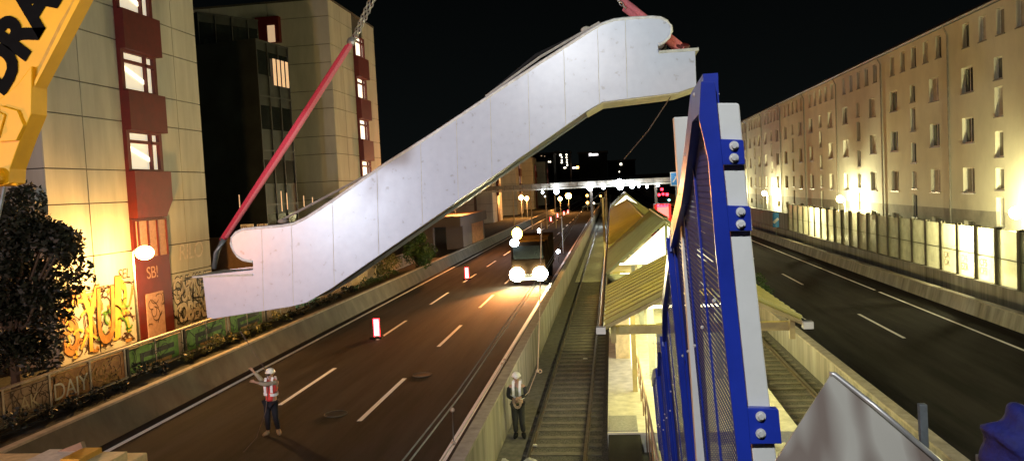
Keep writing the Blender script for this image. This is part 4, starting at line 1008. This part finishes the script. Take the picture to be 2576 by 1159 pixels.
MB().tube([(-4.9, 75, 0), (-4.9, 75, 3.6)], .05).build('pole', 'galvanised', wk)
for (px, py, r2) in ((1350, 600, .3), (1345, 592, .18), (1356, 580, .15), (1353, 618, .16), (1362, 650, .12), (1355, 665, .12)):
    p = at(px, py, Y=75); MB().ball(p, (r2, .1, r2*random.uniform(.8, 1.6)), 10, 8).build('lamp', 'lamp_white', wk)
p = at(1350, 600, Y=74.5); lo = light('work_light_source', 'POINT', p, 700, (.85, .85, 1), .3)
wk = thing('work_light', 'single small white lamp standing by the wall right of the works', 'work light', at(1405, 660, Y=66))
p = at(1404, 632, Y=66); MB().ball(p, .16, 10, 8).build('lamp', 'lamp_white', wk); MB().tube([p, Vector((p.x, p.y, 0))], .03).build('pole', 'galvanised', wk)
# red lit vehicle on the right road
Yv = 110; p = at(1667, 505, Y=Yv)
rv = thing('works_van', 'far vehicle seen from behind with glowing red lights', 'van', (p.x, Yv, 0))
MB().box(p.x-1.1, p.x+1.1, Yv, Yv+4.5, .5, 3.3).build('body', 'plastic_red', rv, bevel=.05)
MB().box(p.x-.8, p.x+.8, Yv-.05, Yv, 1.3, 2.9).build('rear_panel', 'rear_glow', rv)  # panel glows to stand for red light on the rear
for (px, py, r2) in ((1658, 490, .2), (1668, 488, .18), (1678, 489, .22), (1665, 476, .2), (1656, 518, .22), (1664, 518, .2), (1672, 518, .2), (1679, 517, .16)):
    q_ = at(px, py, Y=Yv-.2); MB().ball(q_, r2, 10, 8).build('tail_light', 'lamp_red', rv)
q_ = at(1683, 503, Y=Yv); MB().ball(q_, .16, 10, 8).build('side_lamp', 'lamp_cyan', rv)
for s_ in (-1, 1):
    MB().tube([(p.x+s_*.8, Yv+.8, .4), (p.x+s_*1.05, Yv+.8, .4)], .4, 14).build('wheel', 'rubber', rv)
light('tail_glow', 'POINT', (p.x, Yv-1.2, 2.2), 500, (1, .03, .05), .4)
# crane carrier at lower left
Yc = 14.
cc = thing('crane_carrier', 'yellow crane carrier deck with slabs in the bottom left corner', 'crane truck', (-10.6, Yc, 0))
MB().box(-13.0, -9.45, Yc-3.2, Yc+.2, 1.35, 1.6).build('deck', 'container_beige', cc, bevel=.02)
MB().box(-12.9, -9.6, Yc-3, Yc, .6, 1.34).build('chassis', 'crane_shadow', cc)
for i_, (a_, b_2, h_2, mt) in enumerate(((-12.4, -10.9, .1, 'container_beige'), (-11.3, -10.35, .2, 'frame_white'), (-10.2, -9.6, .16, 'container_beige'), (-10.5, -10.1, .26, 'crane_shadow'))):
    MB().box(a_, b_2, Yc-.9, Yc-.1-i_*.05, 1.6, 1.6+h_2).build('counterweight_slab', mt, cc, bevel=.01)
MB().prism([(-11.6, 1.6), (-10.4, 1.6), (-10.5, 1.98)], 'y', Yc-.3, Yc-.2).build('wedge', 'brown_metal', cc)
for y_ in (Yc-.6, Yc-2.2): MB().tube([(-9.9, y_, .5), (-9.5, y_, .5)], .5, 18).build('wheel', 'rubber', cc)
# crumpled white sheet on the trackside
sh = MB(); gx, gy = 22, 10; VV = []
for j_ in range(gy):
    for i_ in range(gx):
        x_ = -3.15+i_*.075; y_ = 17.6+j_*.14; e = min(i_, gx-1-i_, j_, gy-1-j_)/3.
        VV.append((x_+random.uniform(-.02, .02), y_+random.uniform(-.03, .03), -.46+min(1, e)*(.3+.1*math.sin(i_*.7+j_)+random.uniform(0, .04))))
sh._add(VV, [(j_*gx+i_, j_*gx+i_+1, (j_+1)*gx+i_+1, (j_+1)*gx+i_) for j_ in range(gy-1) for i_ in range(gx-1)])
tag(sh.build('tarpaulin', 'sheet_white', smooth=True), 'crumpled white sheet lying beside the track at the bottom edge', 'tarpaulin')
# litter pieces on track (white scraps)
for (px, py, lb) in ((1472, 902, 'white scrap of paper lying between the rails farther up'), (1343, 1120, 'pale lump lying on the sleepers near the bottom')):
    p = at(px, py, Z=-.5); tag(MB().prism([(p.x-.09, p.y-.04), (p.x+.1, p.y-.05), (p.x+.08, p.y+.05), (p.x-.05, p.y+.06)], 'z', -.5, -.47).build('paper_scrap', 'sheet_white'), lb, 'litter')
# ------------------------------------------------------------------ gantry, sign, distance
Yg = 130
gt = thing('footbridge', 'pale lamp-lit footbridge crossing both roads in the distance', 'footbridge', (0, Yg, 0))
a_, b_ = at(1180, 486, Y=Yg), at(1700, 465, Y=Yg)
gt_m = MB(); gt_m.beam((a_.x, Yg, 6.15), (b_.x+1, Yg, 6.15), 1.2, .25); gt_m.build('deck', 'frame_white', gt)
gr = MB()
for k_ in range(24):
    x_ = a_.x+(b_.x+1-a_.x)*k_/23.; gr.beam((x_, Yg-.6, 6.2), (x_, Yg-.6, 7.1), .08, .08)
gr.build('railing_post', 'galvanised', gt); MB().beam((a_.x, Yg-.5, 6.72), (b_.x+1, Yg-.5, 6.72), .06, .7).build('parapet', 'concrete_lip', gt)
for x_ in (a_.x+1, -3.4, 7.2, b_.x+.8): MB().box(x_-.2, x_+.2, Yg-.2, Yg+.2, -.5, 6).build('pier', 'far_concrete', gt)
for (px, py, r2) in ((1400, 482, .42), (1484, 474, .42), (1518, 471, .3), (1558, 457, .45), (1560, 470, .5), (1590, 468, .38), (1628, 470, .2), (1607, 469, .16), (1655, 467, .2), (1365, 484, .2)):
    q_ = at(px, py, Y=Yg-1); MB().ball(q_, r2, 12, 8).build('lamp', 'lamp_white', gt)
for (px, e_) in ((1400, 500), (1484, 500), (1560, 1400), (1600, 500)):
    q_ = at(px, 465, Y=Yg-1.6); light('footbridge_lamp', 'POINT', q_, e_*.25, (.75, .88, 1), .3)
p, q_ = at(1687, 468, Y=Yg-2), at(1712, 432, Y=Yg-2)
sg = thing('road_sign', 'blue square road sign with white arrow beside the white post', 'road sign', ((p.x+q_.x)/2, Yg-2, 0))
MB().box(p.x, q_.x, Yg-2, Yg-1.95, p.z, q_.z).build('border', 'frame_white', sg); MB().box(p.x+.12, q_.x-.12, Yg-2.02, Yg-2, p.z+.12, q_.z-.12).build('face', 'sign_blue', sg)
cx_, cz_ = (p.x+q_.x)/2, (p.z+q_.z)/2
ar = MB(); ar.beam((cx_-.45, Yg-2.03, cz_-.5), (cx_+.1, Yg-2.03, cz_+.25), .18, .02, upv=(0, 1, 0)); ar.prism([(cx_-.15, cz_+.3), (cx_+.35, cz_+.6), (cx_+.3, cz_), ], 'y', Yg-2.04, Yg-2.02); ar.build('arrow', 'frame_white', sg)
MB().tube([(cx_, Yg-1.9, 0), (cx_, Yg-1.9, q_.z)], .08).build('post', 'galvanised', sg)
light('sign_lamp', 'POINT', (cx_-1, Yg-5, cz_+1), 300, (.8, .9, 1), .2)
# small blue keep sign at the right roadside
p = at(1952, 560, X=15.9); ks = thing('road_sign', 'small blue and white direction board at the right roadside', 'road sign', (p.x, p.y, 0), )
MB().box(p.x-.3, p.x+.3, p.y, p.y+.05, p.z-.45, p.z+1.0).build('face', 'sign_blue', ks); MB().beam((p.x-.25, p.y-.01, p.z), (p.x+.25, p.y-.01, p.z+.4), .25, .02, upv=(0, 1, 0)).build('arrow', 'frame_white', ks)
MB().tube([(p.x, p.y+.03, 0), (p.x, p.y+.03, p.z)], .04).build('post', 'galvanised', ks)
# low bridge / wall on the left beyond the tree
lb_ = thing('road_bridge', 'dark low concrete side bridge on the left beyond the tree', 'bridge', (-17, 78, .7))
MB().box(-24, -14.7, 74, 90, 3.1, 4.1).build('deck', 'far_concrete', lb_)
MB().box(-18.5, -17.6, 74.5, 75.2, .74, 3.1).build('pier', 'far_concrete', lb_)
MB().box(-16.6, -14.9, 76, 89, .74, 3.1).build('abutment', 'far_concrete', lb_); MB().box(-14.9, -14.87, 81, 88, .9, 3.0).build('orange_lit_patch', 'orange_board', lb_)  # orange board colour stands for lamplight on the abutment
# far towers with lit windows
def tower(px0, px1, pyt, Y, label, lights, depth=20, name='tower_block'):
    a_, b_ = at(px0, 470, Y=Y), at(px1, 470, Y=Y); z = at((px0+px1)/2, pyt, Y=Y).z
    t_ = thing(name, label, 'building', ((a_.x+b_.x)/2, Y, -.9))
    MB().box(a_.x, b_.x, Y, Y+depth, -.9, z).build('wall', 'far_dark', t_)
    MB().box(a_.x-.5, b_.x+.5, Y-.3, Y+depth, z, z+.8).build('parapet', 'far_concrete', t_)
    s_ = Y/1950.
    for (px, py, wd, hg, mt) in lights:
        q_ = at(px, py, Y=Y-.4); MB().box(q_.x-wd*s_/2, q_.x+wd*s_/2, Y-.2, Y-.05, q_.z-hg*s_/2, q_.z+hg*s_/2).build('window', mt, t_)
tower(1345, 1395, 388, 420, 'dark far tower with a pair of tiny lit windows', [(1384, 407, 3, 3, 'far_light'), (1380, 407, 2, 3, 'far_light'), (1362, 392, 3, 2, 'window_dim'), (1370, 393, 2, 2, 'window_dim')])
tower(1399, 1436, 383, 440, 'far tower with two columns of lit stair windows', [(1410, 390, 5, 4, 'far_light'), (1413, 396, 3, 3, 'far_light'), (1413, 403, 3, 3, 'far_light'), (1413, 409, 4, 3, 'far_light'), (1425, 389, 3, 4, 'far_light'), (1425, 396, 3, 3, 'far_light'), (1426, 402, 2, 3, 'far_light'), (1426, 408, 3, 4, 'far_light'), (1427, 415, 3, 4, 'far_light'), (1421, 422, 6, 3, 'far_light')])
tower(1459, 1530, 385, 380, 'wide far building with a glowing roof sign', [(1494, 389, 20, 4, 'sign_white'), (1485, 389, 6, 6, 'sign_white')])
tower(1437, 1458, 415, 460, 'low far building with orange and white sign light', [(1446, 422, 12, 3, 'sign_white'), (1453, 421, 6, 6, 'far_orange'), (1435, 428, 5, 4, 'far_light'), (1437, 440, 3, 3, 'far_light')])
tower(1531, 1600, 405, 500, 'dark far block behind the brightest footbridge lamps', [(1562, 413, 5, 5, 'far_light'), (1558, 432, 2, 3, 'far_light')])
tower(1600, 1700, 440, 520, 'low dark far buildings behind the red vehicle', [(1578+36, 455, 2, 3, 'far_orange'), (1655, 452, 2, 3, 'far_light')])
tower(1590, 1594, 440, 480, 'x', []) if 0 else None
# grey shed/sheets on left far side and orange lamps
for (px, py, Y, mt, r2, lb) in ((1311, 497, 150, 'lamp_sodium', .45, 'orange far lamp, left of the pair under the lit block'), (1325, 499, 150, 'lamp_sodium', .4, 'orange far lamp, right of the pair under the lit block'),
                                (1409, 500, 190, 'lamp_sodium', .5, 'orange far lamp below the leftmost bridge lamp'), (1430, 493, 190, 'lamp_sodium', .7, 'largest orange far lamp below the footbridge'),
                                (1477, 492, 200, 'far_orange', .35, 'small orange far lamp left of the canopy'), (1478, 510, 200, 'far_orange', .4, 'lower orange far lamp left of the canopy'),
                                (1511, 493, 200, 'far_orange', .25, 'orange far lamp just above the pale mast'), (1494, 511, 200, 'far_light', .25, 'white far lamp left of the pale mast'), (1371, 494, 180, 'far_light', .2, 'tiny white far lamp under the footbridge')):
    q_ = at(px, py, Y=Y); s_ = thing('street_lamp', lb, 'street lamp', (q_.x, q_.y, 0), 'far lamps')
    MB().ball(q_, r2, 10, 8).build('bulb', mt, s_); MB().tube([(q_.x, q_.y, 0), q_], .08).build('pole', 'galvanised', s_)
    if mt == 'lamp_sodium': light('far_lamp_light', 'POINT', q_+Vector((0, -1, 0)), 2500, (1, .4, .1), .3)
rd = MB()
for (px, py, py2) in ((1292, 520, 480), (1337, 535, 480), (1375, 545, 500), (1398, 548, 490)):
    a_ = at(px, py, Y=120); rd = MB().tube([(a_.x, 120, 0), (a_.x, 120, at(px, py2, Y=120).z)], .09)
    tag(rd.build('pole', 'container_beige'), {1292: 'leftmost thin pale far pole behind the truck glare', 1337: 'second thin pale far pole from the left', 1375: 'third thin far pole beside the footbridge', 1398: 'thick pale far pole under the leftmost bridge lamp'}[px], 'pole')
# ------------------------------------------------------------------ unseen floodlights: two inferred from escalator glints, two added as facade fill
light('unseen_flood', 'SPOT', (-17.5, -8, 6.2), 11500, (.78, .86, 1), .5, (-9, 20, 8.5), 64, .8)
light('unseen_flood', 'SPOT', (-2.6, -8, 15.4), 8600, (.93, .96, 1), .35, (-.5, 13, 7.0), 62, .6)

light('unseen_flood', 'SPOT', (14, -8, 9.5), 10000, (1, .98, .84), .4, (-23, 30, 13.5), 27, 1.)  # added fill for the nearest left facade, no known lamp there
light('unseen_flood', 'SPOT', (14, -8, 9.5), 4000, (1, .97, .5), .4, (-22, 60, 13), 22, 1.)  # added yellowish fill for the second block's facade
# ---- messy overspray over the lettering
def squiggles(n, y0, y1, z0, z1, x, mt, par, wd=.035, seed=1):
    rnd = random.Random(seed); m_ = MB()
    for _ in range(n):
        y, z = rnd.uniform(y0, y1), rnd.uniform(z0, z1); a = rnd.uniform(0, 6.28); P_ = []
        cur = rnd.uniform(-2.2, 2.2); st_ = rnd.uniform(.07, .13)
        for _k in range(rnd.randint(5, 11)):
            P_.append((y, z)); y += math.cos(a)*st_; z += math.sin(a)*st_; a += cur*st_*2.2
            y = min(max(y, y0), y1); z = min(max(z, z0), z1)
        for (ya, za), (yb, zb) in zip(P_, P_[1:]):
            if abs(ya-yb)+abs(za-zb) > 1e-3: m_.beam((x, ya, za), (x, yb, zb), .004, wd, upv=(0, -(zb-za), yb-ya))
    return m_.build('graffiti', mt, par)
squiggles(60, 26.1, 30.6, .95, 3.4, -20.46, 'spray_brown', b1, .05, 3)
squiggles(26, 26.1, 30.6, .95, 3.2, -20.455, 'spray_ochre', b1, .13, 5)
squiggles(20, 26.1, 30.6, .95, 3.0, -20.452, 'spray_yellow', b1, .1, 8)
squiggles(8, 28, 30.4, 1.2, 2.8, -20.45, 'spray_green', b1, .1, 9)
squiggles(55, 33.5, 37.1, .95, 3.0, -20.45, 'spray_black', b1, .06, 11)
squiggles(16, 33.5, 37.1, .95, 3.0, -20.448, 'spray_white', b1, .1, 12)
squiggles(14, 31.3, 32.6, .8, 2.6, -20.30, 'spray_brown', b1, .03, 13)
squiggles(60, 18.7, 23.7, .88, 1.66, -16.472, 'spray_brown', fn, .02, 15)
squiggles(30, 20.6, 23.7, .88, 1.66, -16.471, 'spray_ochre', fn, .05, 16)
squiggles(70, 24, 34, .88, 1.66, -16.45, 'spray_dark', fn, .03, 17)
squiggles(30, 35, 55, .88, 1.66, -16.47, 'spray_white', fn, .04, 18)
# road details: manhole covers and repaired patches
for (px, py, lb) in ((1063, 942, 'round manhole cover between the lane dashes'), (845, 1040, 'manhole cover in the near left lane')):
    p = at(px, py, Z=.004); m_ = MB(); m_.tube([(p.x, p.y, .001), (p.x, p.y, .012)], .3, 24); c_ = m_.build('manhole_cover', 'dark_steel'); tag(c_, lb, 'manhole cover')
    m_ = MB(); m_.tube([(p.x+.34*math.cos(a_), p.y+.34*math.sin(a_), .006) for a_ in [i_*math.pi/12 for i_ in range(25)]], .02, 5); m_.build('rim', 'concrete', c_)
